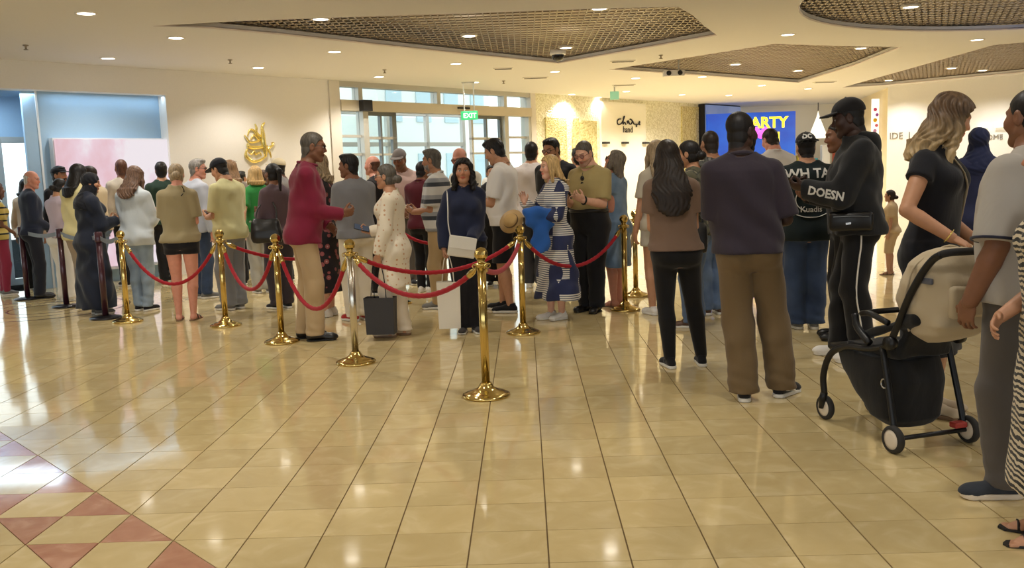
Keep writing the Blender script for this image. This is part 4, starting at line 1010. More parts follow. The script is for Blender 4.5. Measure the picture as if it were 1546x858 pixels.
ftext('lettering', 'PARTY', .44, YEL, 6.5, 26.92, 2.52, ps, .014); ftext('lettering', 'N', .40, YEL, 7.28, 26.92, 2.1, ps, .014)
bm = bmesh.new()
for a, b, r in ((7.03, 2.33, .13), (7.14, 2.46, .09), (6.9, 2.46, .09)): bmesh.ops.create_uvsphere(bm, u_segments=12, v_segments=8, radius=r, matrix=Matrix.Translation((a, 26.93, b))@Matrix.Diagonal((1, .1, 1, 1)))
attach(bm_mesh('balloon_motif', bm, MAG, None, True), ps)
bm = bmesh.new(); box(bm, (6.75, 27.12, .84), (2.6, .12, 1.68)); attach(bm_mesh('screen_stand', bm, plain('gloss_white', srgb(238, 234, 218), .12)), ps)
SHC = [srgb(226, 196, 60), srgb(60, 150, 160), srgb(230, 230, 225), srgb(200, 90, 60), srgb(90, 170, 190)]
sh = tag(empty('display_counter', (8.3, 28.6, 0)), 'white display counter at the back of the far bright shop', 'counter')
bm = bmesh.new(); box(bm, (8.3, 28.6, .55), (3.6, .6, 1.1), bev=.02); attach(bm_mesh('counter_body', bm, plain('gloss_white', (1, 1, 1))), sh)
bm = bmesh.new(); box(bm, (8.3, 28.6, 1.13), (3.7, .7, .05)); attach(bm_mesh('counter_top', bm, FRAME), sh)
for k in range(9):
    x = 6.8+.38*k; hh = random.uniform(.35, .85); bm = bmesh.new(); box(bm, (0, 0, hh/2), (.26, .22, hh), bev=.02); box(bm, (0, -.115, hh*.5), (.18, .01, hh*.4))
    o = bm_mesh('gift_box', bm, plain('gift_%d' % (k % 5), SHC[k % 5], .5)); o.location = (x, 28.55, 1.155)
    tag(o, ['yellow', 'teal', 'white', 'orange', 'light blue'][k % 5]+' gift box on the far display counter, number %s from its left end' % ['one', 'two', 'three', 'four', 'five', 'six', 'seven', 'eight', 'nine'][k], 'box', 'gift boxes on the far counter')
lp = tag(empty('table_lamp', (9.28, 28.7, 2.1)), 'white cone lamp glowing in the far bright shop', 'lamp')
bm = bmesh.new(); lathe(bm, [(.0, .95), (.05, .75), (.30, .1), (.0, .1)], 20); o = bm_mesh('lamp_shade', bm, plain('lamp_glow', (1, .95, .8), .6, emit=(1, .93, .75, 1), es=1.3), lp, True)
bm = bmesh.new(); lathe(bm, [(.0, .95), (.012, .95), (.012, 1.2), (0, 1.2)], 8); bm_mesh('lamp_cord', bm, DARKM, lp)
# pillar sign with coloured figures
sp_ = tag(empty('pillar_sign', (9.44, 24.5, 0)), 'tall narrow lit sign with pink and yellow shapes beside white wall', 'sign')
bm = bmesh.new(); box(bm, (9.44, 24.5, 1.54), (.17, .1, 3.08)); attach(bm_mesh('sign_box', bm, plain('sign_glow', (1, .97, .92), .5, emit=(1, .96, .9, 1), es=.85)), sp_)
for a, z, r, cc in ((9.42, 2.8, .05, srgb(220, 90, 150)), (9.47, 2.66, .045, srgb(160, 90, 200)), (9.42, 2.52, .055, srgb(235, 190, 60)), (9.46, 2.38, .045, srgb(230, 120, 170)), (9.42, 2.24, .05, srgb(200, 150, 220))):
    bm = bmesh.new(); bmesh.ops.create_uvsphere(bm, u_segments=12, v_segments=8, radius=r, matrix=Matrix.Translation((a, 24.445, z))@Matrix.Diagonal((1, .2, 1, 1))); attach(bm_mesh('motif', bm, plain('motif%d' % int(z*100), cc, .5), None, True), sp_)
# lettering on the right wall, shelves with strip lights
d = Vector((5.25, -5.25, 0)).normalized(); nrm = Vector((-d.y*-1, d.x*-1, 0)); nrm = Vector((-.7071, -.7071, 0))
RM = Matrix(((d.x, 0, nrm.x, 9.35), (d.y, 0, nrm.y, 23.35), (0, 1, 0, 0), (0, 0, 0, 1)))
LET = plain('grey_letters', srgb(150, 144, 132), .4, .3)
ws = tag(empty('wall_lettering', (9.9, 22.6, 2.0)), 'grey raised letters IDE on the left part of the right white wall', 'sign')
me = ftext('lettering', 'IDE  I', .23, LET, 0, 0, 0, None); me.data.transform(RM@Matrix.Translation((.06, 1.98, .11))@TX.inverted()); attach(me, ws)
ws = tag(empty('wall_lettering', (11.4, 21.2, 2.0)), 'grey raised letters HOME on right white wall beside the blonde woman', 'sign')
me = ftext('lettering', 'HOME', .17, LET, 0, 0, 0, None); me.data.transform(RM@Matrix.Translation((2.24, 1.85, .11))@TX.inverted()); attach(me, ws)
for k, (a, b) in enumerate(((2.2, 2.39), (2.56, 2.88))):
    o = bm_mesh('light_strip', (lambda bm: (box(bm, ((a+b)/2, 2.16, .16), (b-a, .05, .10), RM), bm)[1])(bmesh.new()), plain('strip_glow', (1, .98, .9), .5, emit=(1, .97, .88, 1), es=1.6))
    tag(o, ['short white light strip over the HOME letters, left one', 'longer white light strip over the HOME letters, right one'][k], 'light')
hs = tag(empty('hanging_screen', (7.35, 12.6, 2.6)), 'tall blue glowing screen hanging at the right edge of the hall', 'screen')
bm = bmesh.new(); box(bm, (7.5, 12.6, 2.58), (1.2, .08, .72)); attach(bm_mesh('screen_panel', bm, screenmat('ice_screen', 'ice')), hs)
bm = bmesh.new(); box(bm, (7.5, 12.66, 3.13), (1.1, .05, .38)); attach(bm_mesh('screen_bracket', bm, FRAME), hs)
# ------------------------------------------------------------------ ceiling fittings
LENS = plain('lens_glow', (1, .95, .85), .5, emit=(1, .93, .80, 1), es=9)
TRIM = plain('light_trim', srgb(228, 222, 210), .4)
bm = bmesh.new(); lathe(bm, [(.085, .0), (.085, .028), (.118, .028), (.118, .004), (.112, -.008), (.09, -.008), (.085, .0)], 24); trim_me = bm_mesh('t', bm, TRIM, None, True); tm = trim_me.data; bpy.data.objects.remove(trim_me)
bm = bmesh.new(); lathe(bm, [(0, -.004), (.088, -.004), (.088, .01), (0, .01)], 24); lm_ = bm_mesh('l', bm, LENS); lme = lm_.data; bpy.data.objects.remove(lm_)
LIGHTS = [(-4.29, 11.47, 0, 'over the woman in the khaki top, left of the long recess'), (-5.88, 13.06, 0, 'nearest the blue-lit shop opening'), (-4.22, 14.75, 0, 'before the gold wall emblem'), (-2.67, 13.24, 0, 'left of the entrance, along the long recess edge'), (-4.54, 9.66, 0, 'dim, in the top left corner of the photo'),
  (-2.35, 10.94, 1, 'in the dark grille of the long recess, leftmost'), (-.69, 12.69, 1, 'in the middle of the dark grille of the long recess'), (.96, 10.93, 1, 'in the dark grille near the top edge of the photo'), (.72, 14.27, 1, 'in the grille beside the dome camera'), (.64, 16.95, 0, 'just beyond the corner of the long recess'),
  (-1.06, 15.19, 0, 'before the glass entrance, left of its exit sign'), (-2.59, 16.76, 0, 'above the left entrance door'), (-.93, 18.4, 0, 'behind the hanging exit sign'), (4.91, 11.65, 1, 'in the round recess at top right'), (3.83, 13.2, 0, 'between the round recess and the second recess'), (5.79, 15.69, 1, 'in the right corner of the second recess'),
  (7.19, 14.58, 0, 'right of the second recess by the round one'), (4.09, 17.52, 1, 'in the left half of the second recess'), (5.77, 19.16, 1, 'in the far corner of the second recess'), (9.25, 19.81, 1, 'in the third recess, left of a pair'), (10.3, 20.6, 1, 'in the third recess, by the white wall'), (8.9, 22.3, 1, 'in the far tip of the third recess'),
  (3.75, 18.98, 0, 'above the dark-haired woman with the bun'), (5.66, 21.59, 0, 'above the PARTY screen side of the hall'), (2.35, 18.75, 0, 'left of the second recess tip'), (7.2, 23.07, 0, 'above the man in the black cap'), (1.23, 22.2, 0, 'over the left end of the shop front'), (1.97, 23.4, 0, 'over the gold mosaic shop front'), (2.51, 21.89, 0, 'over the handwritten shop sign'), (4.13, 23.53, 0, 'over the right end of the mosaic'), (5.5, 24.3, 0, 'over the cloud screen')]
for xx, yy in ((3.2, 22.4), (4.6, 24.2), (1.6, 20.8), (8.5, 26.5), (7.0, 26.0)): spot((xx, yy, CZ-.02), 180, NEUT)  # extra spots without fittings, added to brighten the shop front and far shop
for x, y, rec, txt in LIGHTS:
    z = CZ+(.07 if rec else 0); e = empty('downlight', (x, y, z)); tag(e, 'round recessed downlight '+txt, 'light', 'ceiling downlights')
    link('trim_ring', tm, e); link('lens', lme, e)
    d = bpy.data.lights.new('downlight_or_fill', 'SPOT'); d.energy = 115 if y < 15.5 else 190; d.color = WARM if x < 5 else NEUT; d.spot_size = R(135); d.spot_blend = .6; d.shadow_soft_size = .09
    l = bpy.data.objects.new('downlight_or_fill', d); COL.objects.link(l); l.location = (x, y, z-.03)
for x, y, txt in ((-6.26, 11.6, 'at the left of the hall ceiling'), (-4.33, 13.68, 'before the gold emblem wall'), (-2.32, 15.66, 'left of the entrance'), (-.34, 18.31, 'right of the exit sign'), (2.3, 15.04, 'between the two grille recesses')):
    bm = bmesh.new(); lathe(bm, [(.0, 0), (.035, 0), (.035, -.012), (.014, -.016), (.012, -.05), (.03, -.056), (.03, -.062), (0, -.066)], 14); o = bm_mesh('sprinkler', bm, plain('sprinkler_metal', srgb(150, 140, 125), .35, .7), None, True); o.location = (x, y, CZ); tag(o, 'small metal fire sprinkler on the ceiling '+txt, 'sprinkler', 'ceiling sprinklers')
for x, y, w_, txt in ((1.75, 15.67, .42, 'beside the second recess'), (2.26, 20.14, .5, 'further back before the shop front'), (-.3, 16.11, .34, 'before the entrance'), (.29, 17.89, .5, 'right of the entrance sprinkler'), (7.0, 21.2, .5, 'above the far bright shop')):
    e = empty('ceiling_vent', (x, y, CZ)); tag(e, 'slim dark slotted ceiling vent '+txt, 'vent', 'ceiling vents')
    bm = bmesh.new(); box(bm, (0, 0, -.008), (w_, .16, .016), bev=.004); bm_mesh('vent_frame', bm, TRIM, e)
    for k in range(3): bm = bmesh.new(); box(bm, (0, -.045+.045*k, -.017), (w_*.88, .02, .004)); bm_mesh('slot', bm, plain('slot_dark', srgb(70, 64, 56), .7), e)
e = empty('dome_camera', (.61, 14.72, CZ+.09)); tag(e, 'white dome security camera at the corner of the long recess', 'camera')
bm = bmesh.new(); lathe(bm, [(0, .02), (.13, .02), (.13, -.06), (.12, -.07), (0, -.07)], 24); bm_mesh('camera_base', bm, plain('white_plastic', srgb(232, 230, 226), .35), e, True)
bm = bmesh.new(); lathe(bm, [(.10, -.07), (.098, -.11), (.07, -.15), (.03, -.165), (0, -.168)], 20); bm_mesh('camera_dome', bm, plain('smoked_dome', srgb(26, 26, 28), .08), e, True)
e = empty('twin_spotlight', (2.76, 16.57, CZ+.07)); tag(e, 'white twin head emergency light hanging at the second recess', 'light')
bm = bmesh.new(); box(bm, (0, 0, -.22), (.38, .12, .11), bev=.015); bm_mesh('housing', bm, plain('white_plastic', (1, 1, 1)), e); bm = bmesh.new(); box(bm, (.10, .03, -.08), (.02, .02, .2)); bm_mesh('rod', bm, FRAME, e)
for x in (-.10, .10): bm = bmesh.new(); lathe(bm, [(0, 0), (.03, 0), (.045, .04), (.0, .05)], 16, Matrix.Translation((x, -.06, -.22))@Matrix.Rotation(R(90), 4, 'X')); bm_mesh('lamp_head', bm, DARKM, e, True)
e = empty('exit_sign', (-1.05, 18.3, CZ)); tag(e, 'green lit exit sign hanging on two rods before the entrance', 'sign')
for x in (-.10, .10): bm = bmesh.new(); box(bm, (x, 0, -.29), (.022, .022, .58)); bm_mesh('rod', bm, plain('white_metal', (1, 1, 1)), e)
bm = bmesh.new(); box(bm, (0, 0, -.012), (.26, .08, .024)); bm_mesh('ceiling_plate', bm, FRAME, e)
GRN = plain('exit_green', srgb(60, 190, 120), .4, emit=srgb(70, 205, 130), es=.8); EW = plain('exit_white', (1, 1, 1), .4, emit=(.9, 1, .93, 1), es=1.1)
bm = bmesh.new(); box(bm, (0, 0, -.66), (.34, .05, .17), bev=.008); eb = bm_mesh('sign_box', bm, GRN, e)
ftext('lettering', 'EXIT', .13, EW, -.125, -.028, -.705, None, .002).parent = eb
e = empty('exit_sign', (2.1, 20.6, CZ)); tag(e, 'small pale green exit sign in front of the mosaic shop front', 'sign')
bm = bmesh.new(); box(bm, (0, 0, -.05), (.03, .03, .1)); bm_mesh('rod', bm, FRAME, e); bm = bmesh.new(); box(bm, (0, 0, -.19), (.2, .04, .18)); bm_mesh('sign_box', bm, plain('pale_green', srgb(150, 205, 180), .3, emit=srgb(110, 180, 150), es=.35), e)
# ------------------------------------------------------------------ people: palettes
def fb(r, g, b, **k):
    key = 'cloth_%d_%d_%d' % (r, g, b)+(k.get('pattern') or ''); return fabric(key, srgb(r, g, b), **k)
BLK = fb(26, 25, 28); NAVY = fb(30, 36, 58); WHT = fb(232, 228, 222); KHA = fb(184, 156, 116); OFFW = fb(224, 214, 194); JEAN = fabric('denim_blue', srgb(78, 98, 130), pattern='denim', c2=srgb(112, 132, 162)); LJEAN = fabric('denim_light', srgb(128, 146, 164), pattern='denim', c2=srgb(160, 176, 192)); DJEAN = fabric('denim_dark', srgb(44, 58, 84), pattern='denim', c2=srgb(62, 78, 108))
RUB = plain('white_rubber', srgb(226, 222, 214), .5); BRUB = plain('black_rubber', srgb(24, 24, 25), .55); LEA = plain('black_leather', srgb(22, 21, 22), .35); BRL = plain('brown_leather', srgb(86, 60, 42), .45); GREYS = fb(120, 118, 114)
GFR = plain('glasses_frame', srgb(20, 18, 18), .3); GLN = plain('dark_lens', srgb(24, 22, 24), .08); CLN = plain('faint_lens', srgb(170, 130, 120), .06)
CAPM = fb(24, 26, 34)
DRESS_SHOE = ('dress', LEA, BRUB); SNK_B = ('sneaker', BLK, RUB); SNK_W = ('sneaker', WHT, RUB); SNK_G = ('sneaker', GREYS, RUB)
SAND = ('sandal', BRL, plain('tan_sole', srgb(120, 92, 66), .6)); SAND_B = ('sandal', LEA, BRUB)
TEE = lambda m, **k: dict(mat=m, sleeve='short', hem=.49, fit=.65, **k)
LST = lambda m, **k: dict(mat=m, sleeve='long', hem=k.pop('hem', .48), fit=.6, **k)
PANT = lambda m, **k: dict(mat=m, **k)
PP = {}
# ---- left end of the queue
PP['striped'] = person('person in yellow and black striped top and raspberry trousers at far left edge', -7.42, 12.55, 40, 1.60, 'f', 'brown', lod=2, hair=('long', 'redbrown', dict(L=.22)), top=TEE(fabric('stripe_yb', srgb(206, 180, 96), pattern='stripes', c2=srgb(30, 28, 28), c3=srgb(206, 180, 96)), neck=.83), bottom=PANT(fb(150, 48, 72), knee=.068, hemr=.055), shoes=SNK_G, armR='front')
PP['bob'] = person('person with black bob hair and beige top behind the striped one', -7.30, 13.12, 5, 1.64, 'f', 'tan', lod=2, hair=('bob', 'black', dict(L=.16)), top=LST(fb(196, 172, 148)), bottom=PANT(BLK), shoes=SNK_B)
PP['navysuit'] = person('bald elderly man in dark navy shirt and trousers, turned right', -6.66, 12.05, 50, 1.74, 'm', 'pink', bw=1.02, lod=1, hair=('fringe', 'white'), top=LST(fb(40, 46, 64), hem=.5), bottom=PANT(fb(32, 34, 44)), shoes=DRESS_SHOE, head=(35, 8), armR='front', armL='front')
PP['capman'] = person('bearded man in black cap facing right behind the bald man', -6.62, 12.75, 100, 1.79, 'm', 'tan', lod=2, hair=('short', 'black'), beard='black', cap=(CAPM,), top=LST(fb(36, 34, 38)), bottom=PANT(BLK), shoes=SNK_B)
PP['lav'] = person('person in lavender top and white trousers behind the belt barrier', -6.08, 11.66, 25, 1.62, 'f', 'tan', lod=1, hair=('lowbun', 'black'), top=LST(fb(196, 180, 196), hem=.52), bottom=PANT(WHT, knee=.085, hemr=.085), shoes=SNK_W, armL='phone', armR='phone', head=(0, 15))
PP['yellow'] = person('woman with long black hair in pale yellow jacket and beige trousers', -5.56, 11.16, 15, 1.78, 'f', 'tan', bw=1.05, lod=1, hair=('long', 'black', dict(L=.30)), top=dict(mat=fb(226, 214, 160), sleeve='long', hem=.47, fit=.8, loose=.03, th=.026, fold=.007), bottom=PANT(fb(176, 158, 136), knee=.08, hemr=.085), shoes=SNK_W, armL='front', armR='front', head=(10, 5))
PP['abaya'] = person('woman in black headscarf and navy abaya behind the maroon belt post', -5.05, 10.36, 40, 1.66, 'f', 'tan', bw=1.1, lod=1, hair=('hijab', 'black', dict(L=.34, mat=fb(24, 26, 34))), top=dict(mat=fb(30, 36, 52), sleeve='long', hem=.05, fit=.75, flare=.10, th=.028, name='abaya', fold=.007, loose=.025), shoes=SNK_G, armL='phone', armR='phone', head=(30, 10))
PP['ltblue'] = person('woman with long brown hair, loose light blue shirt and light jeans', -4.58, 10.52, 12, 1.72, 'f', 'fair', bw=1.1, lod=1, hair=('long', 'mid', dict(L=.30, amp=.007, W=1.1)), top=dict(mat=fb(196, 204, 210), sleeve='long', hem=.46, fit=.8, loose=.025, th=.024, fold=.007), bottom=PANT(LJEAN, knee=.07, hemr=.062), shoes=('sneaker', BLK, RUB), armL='phone', armR='phone', head=(0, 12))
PP['leftface'] = person('dark-haired young man facing left before the pink screen', -5.98, 12.50, -85, 1.78, 'm', 'tan', lod=2, hair=('short', 'dark'), top=TEE(fb(208, 190, 160)), bottom=PANT(JEAN), shoes=SNK_W, armR='phone', armL='phone', head=(0, 10))
PP['turban'] = person('tall man with shaved reddish head before the pink screen', -5.86, 13.15, -40, 1.88, 'm', 'brown', lod=2, hair=('buzz', 'redbrown'), top=LST(fb(200, 190, 176)), bottom=PANT(BLK), shoes=SNK_B)
PP['greenhead'] = person('man with short black hair and dark green shirt facing the pink screen', -5.35, 13.30, -20, 1.82, 'm', 'tan', lod=2, hair=('short', 'black'), top=TEE(fb(40, 62, 52)), bottom=PANT(BLK), shoes=SNK_B)
PP['khaki'] = person('woman in khaki top and black shorts with bare legs, seen from behind', -3.74, 9.68, -4, 1.72, 'f', 'pink', bw=1.06, lod=1, hair=('lowbun', 'ash'), top=dict(mat=fb(156, 142, 108), sleeve='short', hem=.50, fit=.85, loose=.02, th=.022, sl=.8, fold=.006), bottom=dict(kind='shorts', mat=fb(22, 22, 30), hem=.425, knee=.092, hemr=.092, bare=True), shoes=SAND, armL='phonel', armR='phonel', head=(-15, 14), feet=((.075, 0, 8), (-.085, 0, -8)))
PP['greyhair'] = person('grey-haired man in light blue-grey shirt behind the woman in khaki', -4.20, 11.50, 40, 1.80, 'm', 'pink', bw=1.1, lod=1, hair=('short', 'grey'), top=LST(fb(180, 184, 196)), bottom=PANT(DJEAN), shoes=SNK_G, glasses=(GFR, 'eyes', CLN), head=(40, 5))
PP['cap14'] = person('man in black cap and pale yellow shirt looking down at phone', -3.44, 10.40, -62, 1.78, 'm', 'tan', bw=1.08, lod=1, hair=('crop', 'black'), cap=(CAPM,), top=dict(mat=fb(212, 206, 156), sleeve='short', hem=.47, fit=.8, sl=.85, loose=.02, fold=.006), bottom=PANT(fb(128, 130, 134), knee=.10, hemr=.095), shoes=SNK_G, armL='phonel', armR='phonel', head=(-8, 24))
PP['sung'] = person('woman with sunglasses pushed up on brown hair, behind the yellow shirt', -4.16, 12.85, -40, 1.80, 'f', 'tan', lod=2, hair=('long', 'lightbrown', dict(L=.22)), glasses=(GFR, 'top', GLN), top=LST(fb(150, 140, 130)), bottom=PANT(BLK), shoes=SNK_B)
PP['green'] = person('blond person in bright green shirt behind man in black cap', -3.52, 11.85, -28, 1.69, 'f', 'fair', bw=1.05, lod=1, hair=('bob', 'blond', dict(L=.14)), top=TEE(fb(46, 128, 62), loose=.02), bottom=PANT(fb(170, 168, 160), knee=.08, hemr=.075), shoes=SNK_G, armL='back', armR='front')
PP['far1'] = person('short dark-haired person far behind the green shirt, below the emblem', -4.70, 14.9, 20, 1.66, 'm', 'tan', lod=2, hair=('short', 'black'), top=TEE(fb(90, 80, 76)), bottom=PANT(BLK), shoes=SNK_B)
PP['far2'] = person('brown-haired person far behind, next to the beige cap', -4.18, 14.5, -30, 1.66, 'f', 'tan', lod=2, hair=('bob', 'brown', dict(L=.14)), top=TEE(fb(176, 140, 100)), bottom=PANT(BLK), shoes=SNK_B)
PP['creamhat'] = person('man in beige cap and grey shirt facing left, beyond the maroon shirt', -3.52, 13.1, -85, 1.80, 'm', 'dark', lod=2, hair=('crop', 'black'), cap=(fb(206, 192, 160),), top=TEE(fb(126, 122, 120)), bottom=PANT(BLK), shoes=SNK_B, armL='phone', armR='phone')
PP['purple'] = person('woman with black ponytail in dusky purple top and dark trousers', -2.86, 10.35, -48, 1.69, 'f', 'brown', bw=1.1, lod=1, hair=('pony', 'black', dict(L=.20)), top=LST(fb(96, 78, 84), hem=.54), bottom=PANT(fb(58, 50, 54), knee=.09, hemr=.075), shoes=SNK_B, armL='phone', armR='phone')
# ---- maroon shirt and the group before the entrance
PP['maroon'] = person('tall man in maroon long-sleeved shirt and khaki trousers inside the red ropes', -2.04, 8.26, 72, 1.93, 'm', 'brown', bw=.98, lod=0, hair=('crop', 'greydark'), glasses=(GFR, 'eyes', CLN), top=dict(mat=fb(126, 30, 56), sleeve='long', hem=.47, fit=1.0, collar=True, loose=.018, fold=.006), bottom=PANT(fb(186, 160, 122), knee=.080, hemr=.078), shoes=DRESS_SHOE, lean=.10, armR=((.050, .170, .600), (.25, -1, -.4), (-.15, .95, .22), (-.85, 0, .5), 'phone'), armL='front', head=(8, 8), feet=((.085, .03, 6), (-.085, -.05, -4)))
PP['blond21'] = person('blonde woman with sunglasses on her head, in dark floral dress, facing left', -2.16, 9.66, -85, 1.76, 'f', 'fair', bw=1.1, lod=1, hair=('wavy', 'ash', dict(L=.20)), glasses=(GFR, 'top', GLN), top=dict(mat=fabric('floral_dark', srgb(34, 28, 32), pattern='floral', c2=srgb(150, 84, 84), c3=srgb(206, 180, 170)), sleeve='three', hem=.16, fit=.6, flare=.12, name='dress'), shoes=SNK_W, armL='front', armR='front', head=(-5, 4))
PP['gray22'] = person('man with black hair in grey T-shirt, white trousers and red shoes', -1.76, 9.28, -38, 1.74, 'm', 'brown', bw=1.06, lod=0, hair=('short', 'black'), top=dict(mat=fb(128, 128, 132), sleeve='short', hem=.50, fit=.8, sl=.9, loose=.02, fold=.006), bottom=PANT(fb(222, 212, 192), knee=.085, hemr=.078), shoes=('sneaker', fb(170, 40, 36), RUB), armL='phonel', armR='front', head=(-42, 4))
PP['bald23'] = person('bald ruddy man in black behind the grey T-shirt man', -1.86, 11.35, -70, 1.76, 'm', 'pink', lod=2, hair=('fringe', 'redbrown'), top=TEE(fb(30, 28, 32)), bottom=PANT(BLK), shoes=SNK_B)
PP['cap24'] = person('tall man in grey cap and dusty pink T-shirt facing the hall', -1.66, 12.3, 172, 1.86, 'm', 'brown', bw=1.1, lod=1, hair=('crop', 'greydark'), cap=(fb(112, 104, 100),), beard='stubble', top=TEE(fb(188, 160, 152), sl=.9), bottom=PANT(fb(90, 84, 80)), shoes=SNK_B, head=(20, 18), armL='front', armR='front')
PP['cream25'] = person('grey-haired woman in cream dotted tunic holding a phone and black bag', -1.23, 8.30, -82, 1.61, 'f', 'tan', bw=1.06, lod=0, hair=('lowbun', 'greydark'), glasses=(plain('silver_frame', srgb(190, 190, 190), .2, .8), 'eyes', CLN), top=dict(mat=fabric('cream_dots', srgb(232, 220, 198), pattern='dots', c2=srgb(206, 162, 124)), sleeve='long', hem=.30, fit=.65, flare=.05, name='tunic', loose=.02, fold=.006), bottom=PANT(fb(230, 216, 194), knee=.085, hemr=.075), shoes=('slipper', fb(196, 176, 150), plain('tan_sole', (1, 1, 1))), armL=((.14, .06, .455), (.4, -1, 0), (0, .1, -1), (-1, 0, 0), 'grip'), armR='phonel', head=(0, 2), feet=((.06, -.05, 5), (-.07, .06, -3)))
PP['mpolo'] = person('man in dark maroon polo and black trousers, back turned, before the entrance', -1.30, 11.40, 18, 1.67, 'm', 'brown', lod=1, hair=('short', 'black'), top=TEE(fb(86, 24, 36), collar=True), bottom=PANT(BLK, knee=.07, hemr=.06), shoes=SNK_W, head=(20, 10), armR='phone', armL='phone')
PP['striped27'] = person('grey-bearded man in grey and white striped polo facing left', -.96, 9.98, -78, 1.78, 'm', 'olive', bw=1.06, lod=1, hair=('short', 'greydark'), beard='grey', top=dict(mat=fabric('polo_stripes', srgb(206, 204, 200), pattern='stripes', c2=srgb(58, 62, 70), c3=srgb(150, 152, 156), scale=.5), sleeve='short', hem=.49, fit=.8, sl=.85, loose=.018, collar=True), bottom=PANT(fb(178, 152, 112)), shoes=SNK_G, armL='phonel', armR='phonel', head=(0, 6), belly=.05)
PP['bald28'] = person('bald man with glasses and white shirt behind the woman in navy', -.72, 10.95, -140, 1.82, 'm', 'pink', lod=1, hair=('fringe', 'ash'), glasses=(GFR, 'eyes', CLN), top=LST(fb(226, 220, 204), collar=True), bottom=PANT(fb(150, 130, 100)), shoes=DRESS_SHOE, armL='phonel', armR='phonel', head=(-10, 20))
PP['navy29'] = person('woman with dark bob hair in navy sweater facing the camera', -.56, 8.40, 172, 1.63, 'f', 'olive', bw=1.08, lod=0, hair=('wavy', 'black', dict(L=.20)), top=dict(mat=fb(32, 38, 62), sleeve='long', hem=.53, fit=.7, neck=.848, loose=.022, open=.002, fold=.006), bottom=PANT(fb(24, 22, 25), knee=.085, hemr=.082), shoes=('sneaker', fb(60, 56, 54), RUB), armL=((.02, .120, .545), (.4, -1, -.2), (-.75, .35, -.55), (-.3, -.9, 0), 'relax'), armR=((.130, .03, .490), (.5, -1, 0), (0, .1, -1), (-1, .1, 0), 'grip'), head=(8, -2), feet=((.06, 0, 10), (-.06, .02, -10)))
PP['dark30'] = person('woman with black hair and dark top behind white T-shirt man', -.42, 11.9, 175, 1.60, 'f', 'tan', lod=2, hair=('lowbun', 'black'), top=TEE(BLK), bottom=PANT(BLK), shoes=SNK_B)
PP['far31'] = person('tiny far figure with sunglasses near the entrance doors', -.49, 15.5, 180, 1.69, 'm', 'tan', lod=2, hair=('short', 'grey'), glasses=(GFR, 'eyes', GLN), top=TEE(fb(200, 200, 196)), bottom=PANT(JEAN), shoes=SNK_W)
PP['white32'] = person('dark-haired man in white T-shirt and black shorts checking his phone', -.22, 9.58, -72, 1.87, 'm', 'tan', bw=1.1, lod=0, hair=('short', 'black'), top=dict(mat=fb(230, 226, 222), sleeve='short', hem=.50, fit=.75, sl=.8, loose=.022, vneck=.05, fold=.006), bottom=dict(kind='shorts', mat=fb(24, 24, 28), hem=.29, knee=.10, hemr=.105, bare=True), shoes=SNK_B, armL='phone', armR='phone', head=(0, 24), belly=.05, feet=((.08, .08, 8), (-.08, -.06, -4)))
PP['white33'] = person('man with faded black hair in white T-shirt, back turned, at the mosaic', .10, 11.5, 12, 1.87, 'm', 'tan', lod=1, hair=('crop', 'black'), top=TEE(fb(226, 216, 212)), bottom=PANT(fb(60, 60, 66)), shoes=SNK_W)
PP['blond34'] = person('blonde woman in navy and white patchwork dress with white shoes', .30, 8.98, -118, 1.65, 'f', 'fair', bw=1.02, lod=0, hair=('long', 'blond', dict(L=.24)), top=dict(mat=fabric('patchwork', srgb(44, 50, 84), pattern='blocks', c2=srgb(222, 218, 208)), sleeve='long', hem=.13, fit=.5, flare=.14, name='dress', loose=.02, fold=.007), shoes=SNK_W, armR='wave', armL=((.01, .16, .640), (.8, -.4, -.8), (-.9, .35, .1), (-.2, -.8, .3), 'relax'), head=(8, 4), feet=((.05, .05, 8), (-.05, -.02, -8)))
PP['beard35'] = person('man with thick black beard and glasses in black shirt', .37, 10.55, -152, 1.88, 'm', 'tan', bw=1.1, lod=0, hair=('short', 'black'), beard='black', glasses=(GFR, 'eyes', CLN), top=TEE(fb(28, 27, 31)), bottom=PANT(BLK), shoes=SNK_B, head=(10, 16), armL='front', armR='front')
PP['olive36'] = person('man with glasses in olive polo and black trousers reading his phone', .68, 9.42, -146, 1.81, 'm', 'fair', bw=1.06, lod=0, hair=('crop', 'greydark'), glasses=(plain('red_frame', srgb(110, 40, 36), .3), 'eyes', CLN), beard='stubble', top=dict(mat=fb(172, 154, 104), sleeve='short', hem=.56, fit=.6, sl=.85, loose=.022, collar=True, tuck=True, th=.012, fold=.003), bottom=PANT(fb(26, 26, 30), waist=.60, th=.026, knee=.088, hemr=.080, belt=plain('belt_leather', srgb(18, 17, 18), .35)), shoes=DRESS_SHOE, armL='phone', armR='phone', head=(4, 26), belly=.04)
PP['dark37'] = person('dark-haired figure between the bearded man and the olive polo', .74, 12.0, -20, 1.78, 'm', 'tan', lod=2, hair=('short', 'black'), top=TEE(fb(70, 66, 60)), bottom=PANT(BLK), shoes=SNK_B)
PP['denim38'] = person('woman with long grey hair in blue denim dress looking up', .98, 9.72, -66, 1.69, 'f', 'pink', bw=1.08, lod=0, hair=('long', 'greymid', dict(L=.30, amp=.006)), glasses=(GFR, 'eyes', CLN), top=dict(mat=fabric('denim_dress', srgb(96, 122, 152), pattern='denim', c2=srgb(132, 156, 184)), sleeve='cap', hem=.26, fit=.7, flare=.06, name='dress', fold=.006), bottom=None, shoes=SAND, head=(0, -22), armL='front', armR='front')
